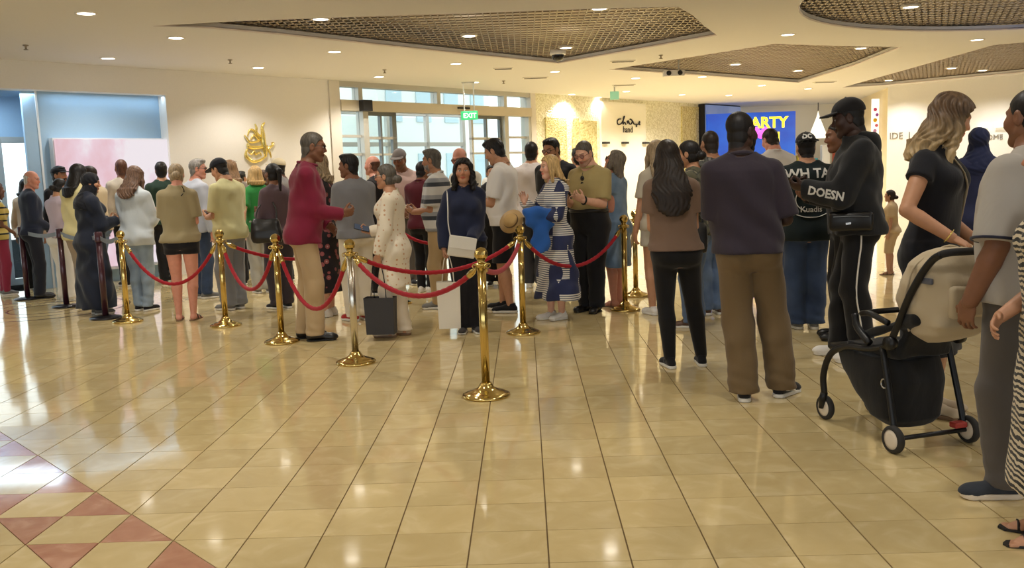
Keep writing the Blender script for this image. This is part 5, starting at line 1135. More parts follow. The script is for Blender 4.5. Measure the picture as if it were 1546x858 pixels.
PP['blonde39'] = person('woman with straight blonde hair in pale top, hidden behind long-haired woman', 1.34, 9.05, -15, 1.76, 'f', 'tan', lod=1, hair=('long', 'ash', dict(L=.34)), top=TEE(fb(186, 176, 158)), bottom=dict(kind='shorts', mat=fb(196, 190, 178), hem=.40, knee=.10, hemr=.11, bare=True), shoes=SNK_W)
# ---- right hand queue
FL = RUB
PP['legg40'] = person('woman with long dark brown hair, brown T-shirt and black leggings', 1.15, 6.60, -6, 1.69, 'f', 'tan', bw=1.03, sway=-.06, lod=0, hair=('long', 'dark', dict(L=.46, W=1.35)), top=dict(mat=fb(122, 98, 82), sleeve='short', hem=.525, fit=.85, sl=.62, loose=.02, th=.022, fold=.005), bottom=PANT(fb(20, 19, 21), tight=True, waist=.60), shoes=SNK_B, armL='phonel', armR='phonel', head=(12, 4), feet=((.155, .04, 6), (-.10, .02, -4)))
PP['bun41'] = person('woman with black claw-clip bun in camouflage jacket facing left', 1.56, 8.30, -62, 1.73, 'f', 'tan', lod=0, hair=('lowbun', 'black'), top=dict(mat=fabric('camo', srgb(86, 84, 66), pattern='camo', c2=srgb(58, 58, 48), c3=srgb(116, 110, 86)), sleeve='long', hem=.50, fit=.8, loose=.025, th=.026), bottom=PANT(JEAN, knee=.08, hemr=.075), shoes=('sneaker', BRL, RUB), armL='front', armR='front', head=(0, 8))
PP['camo42'] = person('man in grey patterned shirt and jeans, mostly behind the purple-black polo', 1.86, 8.95, -12, 1.84, 'm', 'olive', lod=1, hair=('buzz', 'dark'), top=TEE(fabric('camo_grey', srgb(96, 96, 92), pattern='camo', c2=srgb(66, 68, 68), c3=srgb(136, 134, 126), scale=2.)), bottom=PANT(JEAN, knee=.08, hemr=.08), shoes=('sneaker', BRL, RUB), head=(0, 6))
PP['brown43'] = person('broad man in dark plum polo and brown trousers with black and white sneakers', 1.47, 5.66, 2, 1.83, 'm', 'deep', bw=1.06, sway=-.075, lod=0, hair=('buzz', 'black'), beard='black', top=dict(mat=fb(52, 44, 54), sleeve='short', hem=.515, fit=.85, sl=.95, loose=.018, collar=True, th=.018, fold=.006), bottom=dict(mat=fb(112, 92, 64), knee=.092, hemr=.092, flash=RUB, fold=.004), shoes=('sneaker', fb(34, 32, 34), RUB), armR=((.08, .13, .60), (.5, -1, -.2), (-.6, .8, 0), (-.3, -.6, .6), 'relax'), armL='phonel', head=(48, 4), feet=((.145, .03, 42), (-.10, -.05, 12)))
PP['white44'] = person('man with short brown hair in white shirt, head bowed, before the PARTY screen', 2.93, 10.6, -14, 1.92, 'm', 'pink', lod=1, hair=('crop', 'dark'), top=TEE(fb(232, 226, 222), vneck=.0, collar=True), bottom=PANT(DJEAN), shoes=SNK_W, head=(-6, 26), armL='phone', armR='phone')
PP['dc45'] = person('stocky man in patterned cap, black jersey with white lettering and jeans', 2.50, 8.02, 3, 1.75, 'm', 'tan', bw=1.1, lod=0, hair=('crop', 'black'), cap=(fabric('cap_pattern', srgb(26, 26, 28), pattern='floral', c2=srgb(60, 60, 60), c3=srgb(110, 108, 104), scale=4.), 'back'), top=dict(mat=fb(20, 32, 34), sleeve='short', hem=.46, fit=.9, sl=.9, loose=.03, th=.026, neck=.842), bottom=PANT(DJEAN, knee=.10, hemr=.095), shoes=SNK_G, armL='phonel', armR='phonel', head=(0, 6))
PP['brface46'] = person('man with short hair in black top facing left behind the hooded man', 2.66, 7.52, -84, 1.83, 'm', 'brown', lod=0, hair=('buzz', 'black'), top=LST(fb(30, 29, 32)), bottom=PANT(BLK), shoes=('dress', LEA, BRUB), armL='phone', armR='phone', head=(0, 8))
PP['dark47'] = person('dark curly-haired person just beyond the jersey man, only head and shoulder seen', 3.12, 11.45, 10, 1.64, 'f', 'brown', lod=2, hair=('bob', 'brown', dict(L=.12)), top=TEE(fb(96, 84, 62)), bottom=PANT(BLK), shoes=SNK_B)
PP['hood48'] = person('tall man in black cap and black hooded sweatshirt looking at his phone', 2.46, 6.70, -72, 1.95, 'm', 'deep', bw=1.06, lod=0, hair=('buzz', 'black'), cap=(BLK,), hoodie=True, top=dict(mat=fb(30, 31, 34), sleeve='long', hem=.49, fit=.9, loose=.03, th=.03, fold=.008), bottom=dict(mat=fb(22, 22, 25), knee=.088, hemr=.082, stripe=fb(225, 222, 216), stripe_leg='L', fold=.006), shoes=SNK_W, armL=((.06, .185, .665), (.6, -.5, -1), (-.2, .9, .25), (-.6, -.3, .75), 'phone'), armR='phone', head=(2, 12), feet=((.09, .10, 8), (-.09, -.05, -6)))
PP['seat49'] = person('far child in beige clothes and sandals between hooded man and blonde woman', 4.72, 11.65, -60, 1.10, 'f', 'tan', lod=2, hair=('lowbun', 'dark'), top=TEE(fb(200, 172, 132), flare=.1), bottom=dict(kind='shorts', mat=fb(196, 168, 130), hem=.25, bare=True), shoes=SAND)
PP['blonde50'] = person('tall blonde wavy-haired woman in black dress with hand on the stroller', 2.35, 5.2, 128, 1.86, 'f', 'tan', bw=1.1, lod=0, hair=('wavy', 'brown', dict(L=.27, mat=hairmat('hair_ombre', srgb(96, 74, 54), srgb(206, 178, 132), (1.50, 1.74)))), top=dict(mat=fb(24, 25, 32), sleeve='cap', hem=.20, fit=.45, flare=.05, name='dress', fold=.005, th=.015), shoes=('slipper', fb(196, 178, 150), plain('tan_sole', (1, 1, 1))), armR=((.150, .085, .570), (.7, -1, -.1), (-.25, .9, -.5), (-.2, -.3, -.9), 'relax'), armL='front', head=(-36, 20), feet=((.07, .04, 5), (-.07, .0, -5)))
PP['navy51'] = person('woman in dark navy headscarf beyond the blonde woman', 4.24, 8.5, 20, 1.76, 'f', 'tan', lod=1, hair=('hijab', 'black', dict(L=.32, mat=fb(30, 36, 66))), top=dict(mat=fb(40, 44, 74), sleeve='long', hem=.06, fit=.8, flare=.08, th=.028, name='abaya'), shoes=SNK_B)
PP['gray52'] = person('man in light grey short-sleeved shirt and dark grey trousers at right edge', 2.15, 3.90, -28, 1.79, 'm', 'brown', bw=1.34, sway=.05, lod=0, hair=('buzz', 'black'), top=dict(mat=fb(176, 170, 162), sleeve='short', hem=.485, fit=.85, sl=.95, loose=.022, th=.020, cuff=fb(38, 40, 58), fold=.005), bottom=PANT(fb(92, 86, 82), knee=.085, hemr=.080), shoes=('sneaker', fb(52, 56, 64), plain('cream_sole', srgb(222, 206, 184), .5)), armL=((.160, .040, .490), (.4, -1, 0), (-.1, .25, -.95), (-1, 0, 0), 'relax'), armR='downf', head=(8, 6), feet=((.10, .02, 4), (-.10, -.02, -56)))
PP['zebra53'] = person('person in black and cream animal-print dress and sandals, cut by right edge', 2.00, 3.38, -75, 1.60, 'f', 'tan', bw=1.1, lod=0, hair=('lowbun', 'dark'), top=dict(mat=fabric('animal_print', srgb(214, 200, 172), pattern='zebra', c2=srgb(28, 25, 24), scale=2.2), sleeve='three', hem=.13, fit=.7, flare=.06, name='dress'), shoes=SAND_B, armL='down', armR='front')
# ------------------------------------------------------------------ stanchions, ropes, belt barriers
BRASS = gold(); STEEL = gold('silver_pole', srgb(206, 200, 188), .2); VELVET = fabric('red_velvet', srgb(164, 26, 40), rough=.75, sheen=.1)
def stanchion(x, y, label, pole=BRASS, group='brass rope stanchions'):
    e = empty('stanchion', (x, y, 0)); tag(e, label, 'stanchion', group)
    bm = bmesh.new(); lathe(bm, [(0, .0), (.158, .0), (.162, .006), (.160, .016), (.140, .026), (.128, .028), (.122, .033), (.085, .045), (.055, .062), (.042, .085), (.036, .095), (0, .096)], 40); bm_mesh('base', bm, BRASS, e, True)
    bm = bmesh.new(); lathe(bm, [(0, .09), (.029, .09), (.029, .885), (0, .885)], 24); bm_mesh('pole', bm, pole, e, True)
    bm = bmesh.new(); lathe(bm, [(0, .872), (.034, .874), (.036, .882), (.050, .888), (.052, .895), (.046, .902), (.030, .906), (.024, .915), (.026, .922), (.034, .926), (.0, .93)], 24); cl = bm_mesh('collar', bm, BRASS, e, True)
    bm = bmesh.new(); bmesh.ops.create_icosphere(bm, subdivisions=2, radius=.047, matrix=Matrix.Translation((0, 0, .963))); bm_mesh('finial', bm, BRASS, e, False)
    bm = bmesh.new()
    for k in range(4): t = k*math.pi/2+.4; tube(bm, [(math.cos(t)*.050+math.cos(t)*.014*math.cos(a), math.sin(t)*.050+math.sin(t)*.014*math.cos(a), .885+.014*math.sin(a)) for a in np.linspace(0, 2*math.pi, 9)[:-1]], .004, 5, closed=True)
    stuff(bm_mesh('hook_rings', bm, BRASS, cl, True)); return e
ST = dict(a=(-4.41, 9.71), b=(-3.16, 9.22), c=(-2.29, 8.17), d=(-1.41, 7.14), e=(-.30, 5.92), f=(-.05, 8.25), g=(1.03, 9.43), h=(1.27, 10.45), i=(-1.52, 10.45), j=(-.62, 10.35))
for k, txt, pl in (('a', 'brass stanchion with ball top at the left end of the red ropes', BRASS), ('b', 'brass stanchion beside the legs of the man in pale yellow shirt', BRASS), ('c', 'brass stanchion just left of the man in maroon shirt', BRASS), ('d', 'stanchion with silvery pole and brass base left of black shopping bag', STEEL), ('e', 'nearest brass stanchion, standing alone in the front', BRASS),
    ('f', 'brass stanchion in front of the man in white T-shirt and shorts', BRASS), ('g', 'brass stanchion right of the olive polo man', BRASS), ('h', 'thin far brass stanchion behind the one beside olive polo man', BRASS), ('i', 'brass stanchion hidden behind the man in grey T-shirt', BRASS), ('j', 'brass stanchion hidden behind the woman in navy sweater', BRASS)):
    stanchion(*ST[k], txt, pl)
def rope(p, q, low, label, cut=None, mat=VELVET, r=.0185):
    P, Q = Vector((*ST[p], .868)), Vector((*ST[q], .868)); d = (Q-P).normalized(); P, Q = P+d*.055, Q-d*.055
    e = empty('velvet_rope', P.to_tuple()); tag(e, label, 'rope', 'red velvet ropes'); N = 90
    sag = .868-low; c = [P.lerp(Q, t)-Vector((0, 0, sag*(1-(2*t-1)**2)**.92)) for t in np.linspace(0, 1, N)]
    bm = bmesh.new(); tube(bm, c[4:-4], r, 9, mod=lambda th, s: 1+.10*math.cos(3*th-s*95)); attach(bm_mesh('cord', bm, mat, None, True), e)
    for a in (c[:6], c[::-1][:6]):
        bm = bmesh.new(); tube(bm, a, [.008, .012, .021, .0225, .0225, .021], 12); attach(bm_mesh('end_cap', bm, BRASS, None, True), e)
rope('a', 'b', .43, 'red velvet rope hanging before the bare legs of the khaki woman'); rope('b', 'c', .44, 'red velvet rope before the woman with the black handbag, deep sag'); rope('c', 'd', .38, 'red velvet rope in front of the maroon shirt man')
rope('d', 'e', .62, 'red velvet rope sagging in front of the cream tunic and black bag'); rope('d', 'f', .66, 'red velvet rope behind the nearest one, crossing the woman in navy'); rope('e', 'f', .74, 'red velvet rope rising from the nearest stanchion to the one behind')
rope('f', 'g', .55, 'red velvet rope across the patchwork dress and the olive polo man'); rope('g', 'h', .62, 'dark gold rope from the right stanchion, running back', mat=fabric('gold_rope', srgb(120, 92, 40), rough=.7)); rope('b', 'i', .62, 'red velvet rope running back behind the maroon shirt man'); rope('i', 'j', .70, 'red velvet rope far behind the cream tunic')
MARO = plain('maroon_post', srgb(66, 30, 42), .3, .2, .3); BELT = fabric('grey_belt', srgb(118, 124, 132), rough=.6)
def belt_post(x, y, label, to=None):
    e = empty('belt_post', (x, y, 0)); tag(e, label, 'barrier post', 'belt barrier posts')
    bm = bmesh.new(); lathe(bm, [(0, 0), (.17, 0), (.172, .008), (.165, .018), (.06, .03), (.04, .036), (0, .036)], 32); bm_mesh('base', bm, plain('post_base', srgb(34, 32, 36), .3, .5), e, True)
    bm = bmesh.new(); lathe(bm, [(0, .03), (.034, .03), (.034, .88), (0, .88)], 20); bm_mesh('pole', bm, MARO, e, True)
    bm = bmesh.new(); lathe(bm, [(0, .87), (.042, .87), (.044, .88), (.044, .975), (.036, .985), (0, .985)], 20); hd = bm_mesh('belt_head', bm, MARO, e, True)
    if to:
        d = Vector((to[0]-x, to[1]-y, 0)); n = Vector((-d.y, d.x, 0)).normalized()*.0015; bm = bmesh.new(); pts = [d*t+Vector((0, 0, .93-.05*(1-(2*t-1)**2)+(to[2]-.93)*t)) for t in np.linspace(0, 1, 13)]
        rows = [[bm.verts.new(p+s*n+Vector((0, 0, zz_))) for s, zz_ in ((1, -.025), (1, .025), (-1, .025), (-1, -.025))] for p in pts]
        for a, b in zip(rows, rows[1:]):
            for k in range(4): bm.faces.new((a[k], a[(k+1) % 4], b[(k+1) % 4], b[k]))
        bm_mesh('belt', bm, BELT, hd)
belt_post(-4.80, 10.02, 'maroon belt barrier post in front of the navy abaya', (-4.46, 9.75, .93)); belt_post(-5.81, 11.12, 'maroon belt barrier post right of the white trousers', (-4.80, 10.02, .93)); belt_post(-6.80, 12.02, 'maroon belt barrier post beside the bald man, furthest left', (-5.81, 11.12, .93))
# ------------------------------------------------------------------ things held or carried
from mathutils.bvhtree import BVHTree
def bvh(o):
    me = o.data; return BVHTree.FromPolygons([v.co[:] for v in me.vertices], [p.vertices[:] for p in me.polygons])
def child(P, nm): return next(o for o in P.root.children if o.name.split('.')[0] == nm)
def hit(bv, o, d):
    h = bv.ray_cast(Vector(o), Vector(d)); return h[0]
def decal(P, host, s, size, mat, origin, ux, uz, d, bold=.0, name='lettering'):
    """flat print laid onto a garment: letters projected along d onto the cloth"""
    c = bpy.data.curves.new('t', 'FONT'); c.body = s; c.size = size; c.align_x = 'CENTER'; c.offset = bold; c.resolution_u = 2
    o = bpy.data.objects.new('t', c); COL.objects.link(o); me = bpy.data.meshes.new_from_object(o.evaluated_get(bpy.context.evaluated_depsgraph_get())); bpy.data.objects.remove(o)
    bm = bmesh.new(); bm.from_mesh(me); bmesh.ops.triangulate(bm, faces=bm.faces); bmesh.ops.subdivide_edges(bm, edges=[e for e in bm.edges if e.calc_length() > .02], cuts=1); bv = bvh(host); d = Vector(d)
    for v in bm.verts:
        p = Vector(origin)+Vector(ux)*v.co.x+Vector(uz)*v.co.y; h = hit(bv, p-d*1.0, d); v.co = (h if h else p)-d*.004
    ob = bm_mesh(name, bm, mat, host); return ob
def stroke_on(P, host, pts, ux, uz, origin, d, r, mat, name='print_line'):
    bv = bvh(host); d = Vector(d); out = []
    for a, b in pts:
        p = Vector(origin)+Vector(ux)*a+Vector(uz)*b; h = hit(bv, p-d, d); out.append((h if h else p)-d*.006)
    bm = bmesh.new(); tube(bm, curve_pts(out, 4), r, 5, flat=.5); return bm_mesh(name, bm, mat, host, True)
def phone(P, side, label, col=(24, 24, 27), tilt=None):
    c, x_, y_, z_ = P.J[side+'h']; M = Matrix([[x_[i], y_[i], z_[i], c[i]] for i in range(3)]+[[0, 0, 0, 1]])
    if M.determinant() < 0: M = Matrix([[-x_[i], y_[i], z_[i], c[i]] for i in range(3)]+[[0, 0, 0, 1]])
    e = empty('phone'); tag(e, label, 'phone', 'phones in hand'); e.matrix_world = P.W @ M @ Matrix.Translation((0, .012, .004))
    bm = bmesh.new(); box(bm, (0, 0, 0), (.074, .148, .009), bev=.004); bm_mesh('phone_body', bm, plain('phone_%d' % col[0], srgb(*col), .3), e)
    bm = bmesh.new(); box(bm, (0, 0, .0048), (.066, .138, .0012)); bm_mesh('screen', bm, plain('phone_screen', srgb(30, 34, 42), .1, emit=srgb(150, 170, 200), es=.12), e)
phone(PP['cap14'], 'L', 'black phone in the hands of the man in pale yellow shirt'); phone(PP['cream25'], 'R', 'black phone held by the woman in cream tunic'); phone(PP['white32'], 'L', 'white phone held by the man in white T-shirt', (226, 224, 220))
phone(PP['olive36'], 'R', 'dark phone held by the man in olive polo'); phone(PP['hood48'], 'L', 'black phone held by the man in the black hood'); phone(PP['striped27'], 'L', 'white phone held by the man in the striped polo', (226, 224, 220))
def paper_bag(P, side, w, h_, dp, ztop, col, label, rot=0, hcol=None):
    c = P.W @ Vector(P.J[side+'h'][0]); m = plain('bag_%d' % col[0], srgb(*col), .6); e = empty('shopping_bag', (c.x, c.y, ztop-h_), rot); tag(e, label, 'bag')
    bm = bmesh.new(); vs = [bm.verts.new(p) for p in ((-w*.46, -dp/2, 0), (w*.46, -dp/2, 0), (w*.46, dp/2, 0), (-w*.46, dp/2, 0), (-w/2, -dp*.55, h_), (w/2, -dp*.55, h_), (w/2, dp*.55, h_), (-w/2, dp*.55, h_), (-w*.46, 0, h_*.5), (w*.46, 0, h_*.5))]
    for f in ((3, 2, 1, 0), (0, 1, 5, 4), (2, 3, 7, 6)): bm.faces.new([vs[k] for k in f])
    for a, b, cc, d, g in ((0, 4, 7, 3, 8), (1, 2, 6, 5, 9)):
        for q in ((a, b), (b, cc), (cc, d), (d, a)): bm.faces.new((vs[q[0]], vs[q[1]], vs[g]))
    bmesh.ops.recalc_face_normals(bm, faces=bm.faces); bm_mesh('bag_body', bm, m, e)
    for sy in (-1, 1):
        bm = bmesh.new(); zt = c.z-(ztop-h_)+.015; tube(bm, curve_pts([(-w*.26, sy*dp*.5, h_-.03), (-w*.20, sy*dp*.3, h_+(zt-h_)*.5), (-.015, sy*.008, zt), (.015, sy*.008, zt), (w*.20, sy*dp*.3, h_+(zt-h_)*.5), (w*.26, sy*dp*.5, h_-.03)], 5), .005, 6); bm_mesh('handle', bm, plain('handle_%d' % col[0], srgb(*(hcol or col)), .6), e, True)
    return e
paper_bag(PP['cream25'], 'L', .28, .34, .12, .40, (50, 48, 50), 'black paper shopping bag hanging from the hand of cream tunic woman', R(-6), (20, 20, 20))
paper_bag(PP['navy29'], 'R', .22, .44, .10, .50, (226, 218, 202), 'white paper shopping bag hanging beside the woman in navy', R(4))
# white clutch with strap on the woman in navy
P = PP['navy29']; dr = child(P, 'shirt')
e = empty('shoulder_bag'); e.matrix_world = P.W @ Matrix.Translation((.055, .205, .83)); tag(e, 'white flap shoulder bag held before the woman in navy', 'bag')
WL = plain('white_leather', srgb(222, 218, 206), .4)
bm = bmesh.new(); box(bm, (0, 0, 0), (.25, .05, .19), Matrix.Rotation(R(-10), 4, 'Y'), bev=.012); bm_mesh('bag_body', bm, WL, e, True)
bm = bmesh.new(); box(bm, (0, .030, .035), (.25, .008, .11), Matrix.Rotation(R(-10), 4, 'Y'), bev=.003); bm_mesh('flap', bm, WL, e)
bm = bmesh.new(); tube(bm, curve_pts([(.10, 0, .09), (.115, -.02, .22), (.11, -.06, .36), (.105, -.17, .50), (.10, -.24, .50)], 6), .008, 6, flat=.5); bm_mesh('strap', bm, WL, e, True)
# handbags
def handbag(loc, w, h_, dp, label, strap=None, rot=0, mat=LEA):
    e = empty('handbag', loc, rot); tag(e, label, 'bag'); F = Fld((-w*.6, -dp*.7, -h_*.6), (w*.6, dp*.7, h_*.6), .012)
    F.add(loft(np.array([-h_/2, -h_*.3, 0, h_*.35, h_/2]), np.array([.44, .5, .49, .42, .34])*w, np.array([.4, .5, .48, .3, .14])*dp, n=3.2), 0); F.disp(FOLD(.004, 2)); V, Q = F.mesh(); np_mesh('bag_body', V, Q, mat, e)
    if strap: bm = bmesh.new(); tube(bm, curve_pts(strap, 6), .010, 6, flat=.5); bm_mesh('strap', bm, mat, e, True)
handbag((-2.92, 10.10, .93), .36, .27, .15, 'large black handbag carried by the woman in dusky purple', [(-.12, 0, .11), (-.10, .06, .25), (.0, .14, .36), (.10, .06, .25), (.12, 0, .11)])
handbag((1.50, 8.02, .86), .24, .28, .12, 'black shoulder bag of the woman in camouflage jacket', [(-.08, 0, .12), (-.04, .06, .34), (.02, .18, .56), (.06, .12, .34), (.08, 0, .12)])
# waist bag of the hooded man
P = PP['hood48']; sw_ = child(P, 'shirt'); bv = bvh(sw_); hp = hit(bv, (-1, .05, 1.06), (1, 0, 0))
e = empty('waist_bag'); e.matrix_world = P.W @ Matrix.Translation(hp) @ Matrix.Rotation(R(90), 4, 'Z'); tag(e, 'black leather waist bag on the hip of the hooded man', 'bag')
bm = bmesh.new(); box(bm, (0, .0, 0), (.30, .09, .14), bev=.025); bm_mesh('bag_body', bm, LEA, e, True)
bm = bmesh.new(); tube(bm, [(-.12, .046, .035), (0, .050, .04), (.12, .046, .035)], .004, 5); bm_mesh('zip', bm, plain('zip_metal', srgb(120, 118, 114), .3, .8), e)
bm = bmesh.new(); box(bm, (.02, .048, -.01), (.035, .004, .014), Matrix.Rotation(R(10), 4, 'Y')); bm_mesh('emblem', bm, plain('silver_frame', (1, 1, 1)), e)
PRT = plain('white_print', srgb(216, 214, 208), .7)
Lw, Le, Ls = [Vector(P.J['L'][k]) for k in (2, 1, 0)]; ux = (Le-Lw).normalized(); mid = Lw.lerp(Le, .58)
uz = Vector((0, 0, 1)); uz = (uz-ux*uz.dot(ux)).normalized()
decal(P, sw_, 'DOESN', .085, PRT, mid-uz*.03, ux, uz, (1, 0, 0), .003)
# jersey and cap of the stocky man
P = PP['dc45']; js = child(P, 'shirt')
decal(P, js, 'WH TAI', .115, PRT, (-.01, -.2, 1.355), (1, 0, 0), (0, 0, 1), (0, 1, 0), .003)
decal(P, js, 'Kuadis', .07, PRT, (.0, -.2, 1.06), (1, 0, 0), (0, 0, 1), (0, 1, 0), .001)
stroke_on(P, js, [(.13*math.cos(t), .11*math.sin(t)) for t in np.linspace(R(110), R(250), 9)], (1, 0, 0), (0, 0, 1), (-.0, -.2, 1.17), (0, 1, 0), .009, PRT); stroke_on(P, js, [(-.14, 0), (-.07, -.025), (0, -.032), (.07, -.025), (.14, 0)], (1, 0, 0), (0, 0, 1), (0, -.2, 1.045), (0, 1, 0), .008, PRT)
cpo = child(P, 'cap'); decal(P, cpo, 'DC', .055, PRT, (-.012, -.2, P.h-.052), (1, 0, 0), (0, 0, 1), (0, 1, 0), .003)
stroke_on(PP['khaki'], child(PP['khaki'], 'shirt'), [(.075, 0), (.10, .05), (.12, .10)], (1, 0, 0), (0, 0, 1), (0, -.2, 1.36), (0, 1, 0), .009, LEA, 'strap')
for k, zc in (('brown43', .555), ('maroon', .545)):
    P = PP[k]
    for sg in (-1, 1): stroke_on(P, child(P, 'trousers'), [(sg*.045, 0), (sg*.09, .004), (sg*.135, -.002)], (1, 0, 0), (0, 0, 1), (0, -.2, zc*P.h-.06), (0, 1, 0), .003, plain('seam', srgb(60, 48, 34), .9), 'pocket_seam')
# straw bag and blue jacket on the arm of the woman in the patchwork dress
P = PP['blond34']; c = P.W @ Vector(P.J['Lh'][0])
e = empty('straw_hat', (c.x-.17, c.y-.06, c.z-.06)); e.rotation_euler = (R(62), R(8), R(-30)); tag(e, 'tan straw hat held by the woman in the patchwork dress', 'hat')
bm = bmesh.new(); lathe(bm, [(0, .055), (.05, .054), (.068, .035), (.078, .005), (.125, -.006), (.128, -.002), (.08, .012), (.07, .042), (.05, .061), (0, .063)], 28); bm_mesh('hat_body', bm, fb(196, 160, 104), e, True)
bm = bmesh.new(); lathe(bm, [(.0795, .006), (.082, .006), (.0745, .030), (.072, .030)], 28); bm_mesh('hat_band', bm, fb(120, 92, 60), e, True)
F = Fld((-.16, -.12, -.36), (.16, .12, .13), .011); F.add(rc((-.13, .0, .05), (.13, .0, .03), .045, .05), 0); F.add(loft(np.array([-.34, -.2, -.05, .05]), np.array([.07, .10, .13, .11]), np.array([.03, .04, .045, .04]), np.array([.02, .02, .0, 0]), 0, n=2.4), .04); F.disp(FOLD(.012, 4)); V, Q = F.mesh()
o = np_mesh('folded_jacket', V, Q, fb(44, 96, 176)); c2 = P.W @ ((Vector(P.J['L'][1])*.35+Vector(P.J['L'][2])*.65)); o.location = (c2.x-.02, c2.y-.05, c2.z); o.rotation_euler = (0, 0, R(20)); tag(o, 'bright blue jacket folded over the arm of the patchwork dress woman', 'jacket')
# strap bag of the blonde woman
P = PP['blonde50']; dr = child(P, 'dress'); bv = bvh(dr); pts = []
for t in np.linspace(0, 1, 14):
    h_ = hit(bv, (.085-.26*t, 1, 1.56-.50*t), (0, -1, 0))
    if h_: pts.append(h_+Vector((0, .006, 0)))
e = empty('crossbody_bag'); e.matrix_world = P.W.copy(); tag(e, 'beige crossbody bag with wide strap worn by the blonde woman', 'bag')
BEI = plain('beige_strap', srgb(206, 190, 160), .6); bm = bmesh.new(); tube(bm, pts, .016, 6, flat=.25); bm_mesh('strap', bm, BEI, e, True)
bm = bmesh.new(); box(bm, (pts[-1].x-.05, pts[-1].y-.02, pts[-1].z-.08), (.06, .2, .15), bev=.015); bm_mesh('bag_body', bm, BEI, e, True)
def wristband(P, s, mat, name, w=.008):
    sh, e_, wq = P.J[s][:3]; d = Vector(wq-e_).normalized(); c = Vector(wq)-d*.02; u = d.orthogonal().normalized(); v = d.cross(u); r_ = .0195*P.h+.004; bm = bmesh.new()
    tube(bm, [c+(u*math.cos(t)+v*math.sin(t))*r_ for t in np.linspace(0, 2*math.pi, 17)[:-1]], w, 6, closed=True); bm_mesh(name, bm, mat, P.root, True)
wristband(PP['blonde50'], 'R', GOLD, 'bracelet', .004); wristband(PP['olive36'], 'L', LEA, 'watch', .010)
for k, nm in (('white32', 'white T-shirt man'), ('olive36', 'olive polo man')):
    P = PP[k]; bv = bvh(child(P, 'shirt')); zc = .775*P.h; h_ = hit(bv, (0, 1, zc), (0, -1, 0))
    if h_:
        e = empty('sunglasses'); e.matrix_world = P.W @ Matrix.Translation(h_+Vector((0, .008, 0))); tag(e, 'dark sunglasses hanging from the collar of the '+nm, 'sunglasses'); bm = bmesh.new()
        for z in (-.03, .03):
            lathe(bm, [(0, 0), (.022, 0), (.025, .003), (.022, .007), (0, .008)], 14, Matrix.Translation((.0, .0, z-.03))@Matrix.Rotation(R(-90), 4, 'X'))
        bm_mesh('lens_pair', bm, GLN, e, True); bm = bmesh.new(); tube(bm, [(.0, .004, .02), (.0, -.004, .05), (.005, -.02, .06)], .003, 5); bm_mesh('temple', bm, GFR, e, True)
# ------------------------------------------------------------------ stroller
BKF = fabric('stroller_black', srgb(24, 24, 26), rough=.8); BKM = plain('stroller_frame', srgb(26, 26, 28), .38, .3); BEIGEF = fabric('canopy_beige', srgb(190, 174, 146), rough=.85); WHUB = plain('wheel_hub', srgb(226, 212, 192), .4); TYR = plain('tyre', srgb(40, 38, 36), .7)
e = empty('stroller', (2.06, 4.58, 0), math.atan2(.298, .954)); tag(e, 'black baby stroller with beige canopy and white wheel hubs', 'stroller'); SE = e
def spart(name, bm, mat, smooth=True, par=None): return bm_mesh(name, bm, mat, par or SE, smooth)
for s in (-1, 1):
    bm = bmesh.new(); tube(bm, curve_pts([(s*.19, .605, .155), (s*.20, .60, .28), (s*.205, .53, .41), (s*.205, .40, .475), (s*.205, .20, .50), (s*.205, .06, .55), (s*.205, -.01, .66), (s*.205, -.08, .80), (s*.20, -.16, .93), (s*.195, -.23, 1.01), (s*.19, -.28, 1.04)], 5), .0155, 10, flat=1.2); spart('side_frame', bm, BKM)
    bm = bmesh.new(); tube(bm, curve_pts([(s*.205, .10, .53), (s*.21, .04, .32), (s*.215, .0, .17), (s*.215, -.02, .085)], 5), .017, 10); spart('rear_leg', bm, BKM)
    bm = bmesh.new(); lathe(bm, [(0, -.02), (.035, -.02), (.038, 0), (.035, .02), (0, .02)], 18, Matrix.Translation((s*.215, .03, .56))@Matrix.Rotation(R(90), 4, 'Y')); spart('hinge', bm, BKM)
    bm = bmesh.new(); tube(bm, [(s*.19, .605, .17), (s*.19, .62, .13), (s*.19, .635, .07)], [.02, .022, .014], 10); spart('fork', bm, BKM)
    for nm, x, y, w_ in (('front_wheel', s*.165, .63, .032), ('rear_wheel', s*.235, -.03, .036)):
        M = Matrix.Translation((x, y, .072))@Matrix.Rotation(R(90), 4, 'Y'); bm = bmesh.new()
        lathe(bm, [(.052, -w_/2), (.066, -w_/2), (.072, -w_*.25), (.072, w_*.25), (.066, w_/2), (.052, w_/2), (.052, -w_/2)], 32, M); wh = spart(nm, bm, TYR); bm = bmesh.new()
        lathe(bm, [(0, -w_*.52), (.03, -w_*.55), (.053, -w_*.42), (.053, w_*.42), (.03, w_*.55), (0, w_*.52)], 28, M); spart('hub', bm, WHUB, True, wh)
bm = bmesh.new(); tube(bm, curve_pts([(-.19, -.28, 1.04), (-.16, -.31, 1.05), (0, -.32, 1.05), (.16, -.31, 1.05), (.19, -.28, 1.04)], 5), .019, 10); spart('handlebar', bm, plain('grip_foam', srgb(30, 29, 29), .8))
bm = bmesh.new(); tube(bm, [(-.235, -.03, .072), (.235, -.03, .072)], .012, 10); ax = spart('rear_axle', bm, BKM)
bm = bmesh.new(); box(bm, (.17, -.03, .105), (.075, .05, .03), bev=.006); spart('brake_pedal', bm, plain('brake_red', srgb(176, 60, 52), .5), False)
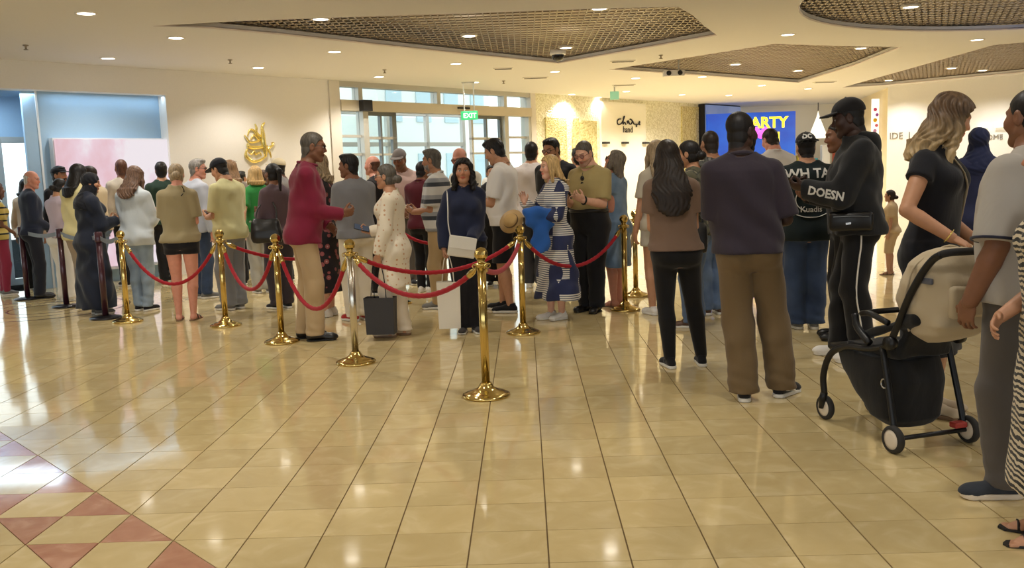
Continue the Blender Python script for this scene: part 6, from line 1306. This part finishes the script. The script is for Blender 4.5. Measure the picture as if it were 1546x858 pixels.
bm = bmesh.new(); box(bm, (0, .50, .455), (.42, .12, .035), bev=.014); fp = spart('foot_bar', bm, BKM); bm = bmesh.new(); tube(bm, curve_pts([(-.205, .06, .66), (-.205, .20, .69), (-.16, .32, .67), (0, .36, .665), (.16, .32, .67), (.205, .20, .69), (.205, .06, .66)], 5), .016, 10); spart('bumper_bar', bm, BKM)
bm = bmesh.new(); tube(bm, curve_pts([(-.20, .33, .67), (-.205, .30, .60), (-.205, .20, .53)], 5), .02, 8); spart('bumper_joint', bm, BKM)
F = Fld((-.2, -.1, .05), (.2, .62, .5), .010); F.add(loft(np.array([.09, .13, .22, .33, .46]), np.array([.12, .17, .185, .19, .19]), np.array([.07, .125, .19, .255, .265]), 0, np.array([.14, .165, .215, .275, .315]), n=3.6), 0); F.sub_(el((0, .42, .52), (.165, .16, .10)), .02); F.disp(FOLD(.004, 5)); V, Q = F.mesh(); bk = np_mesh('basket', V, Q, BKF, SE)
bm = bmesh.new(); tube(bm, [(-.198, .09+.024*math.cos(t), .335+.024*math.sin(t)) for t in np.linspace(0, 2*math.pi, 19)[:-1]], .005, 6, closed=True); spart('badge_ring', bm, plain('silver_frame', (1, 1, 1)), True, bk)
F = Fld((-.2, -.36, .4), (.2, .5, .95), .011)
def slab(y0, z0, y1, z1, hw, t):
    f0, bb = rc((0, y0, z0), (0, y1, z1), t, t)
    d = np.array([y1-y0, z1-z0]); L = np.hypot(*d); d = d/L
    def f(X, Y, Z):
        u = (Y-y0)*d[0]+(Z-z0)*d[1]; v = -(Y-y0)*d[1]+(Z-z0)*d[0]
        q = [np.abs(X)-hw, np.abs(u-L/2)-L/2, np.abs(v)-t]
        return np.maximum(np.maximum(q[0], q[1]), q[2])
    return f, (np.array([-hw, min(y0, y1)-t, min(z0, z1)-t]), np.array([hw, max(y0, y1)+t, max(z0, z1)+t]))
F.add(slab(.44, .47, .03, .50, .16, .028), 0); F.add(slab(.06, .50, -.12, .86, .15, .03), .03)
for s in (-1, 1): F.add(rc((s*.17, .30, .55), (s*.17, -.10, .70), .02, .03), .04)
F.disp(FOLD(.004, 3)); V, Q = F.mesh(); np_mesh('seat', V, Q, BKF, SE)
F = Fld((-.25, -.40, .52), (.25, .20, 1.1), .0105)
F.add(loft(np.array([.575, .62, .68, .78, .88, .97, 1.03, 1.055]), np.array([.08, .155, .178, .184, .184, .17, .13, .07]), np.array([.04, .12, .165, .195, .185, .15, .09, .04]), 0, np.array([-.10, -.10, -.10, -.08, -.09, -.11, -.13, -.14]), n=2.6), 0)
F.disp(lambda X, Y, Z: .005*np.sin(Y*40+Z*12)+.004*np.sin(Z*55+X*9)*np.sin(Y*17)); F.disp(FOLD(.005, 1)); V, Q = F.mesh(); cn = np_mesh('canopy', V, Q, BEIGEF, SE)
bm = bmesh.new(); tube(bm, curve_pts([(-.16, -.04, .63), (-.187, -.03, .75), (-.187, -.06, .88), (-.16, -.09, .98), (0, -.12, 1.06), (.16, -.09, .98), (.187, -.06, .88), (.187, -.03, .75), (.16, -.04, .63)], 6), .006, 6); spart('canopy_seam', bm, BEIGEF, True, cn)
bm = bmesh.new(); box(bm, (0, -.265, .80), (.24, .05, .16), bev=.02); spart('rear_pocket', bm, BEIGEF, True, cn); bm = bmesh.new(); box(bm, (-.176, -.16, .90), (.02, .10, .03), bev=.006); spart('zip_window', bm, plain('stroller_grey', srgb(96, 98, 108), .4), True, cn)
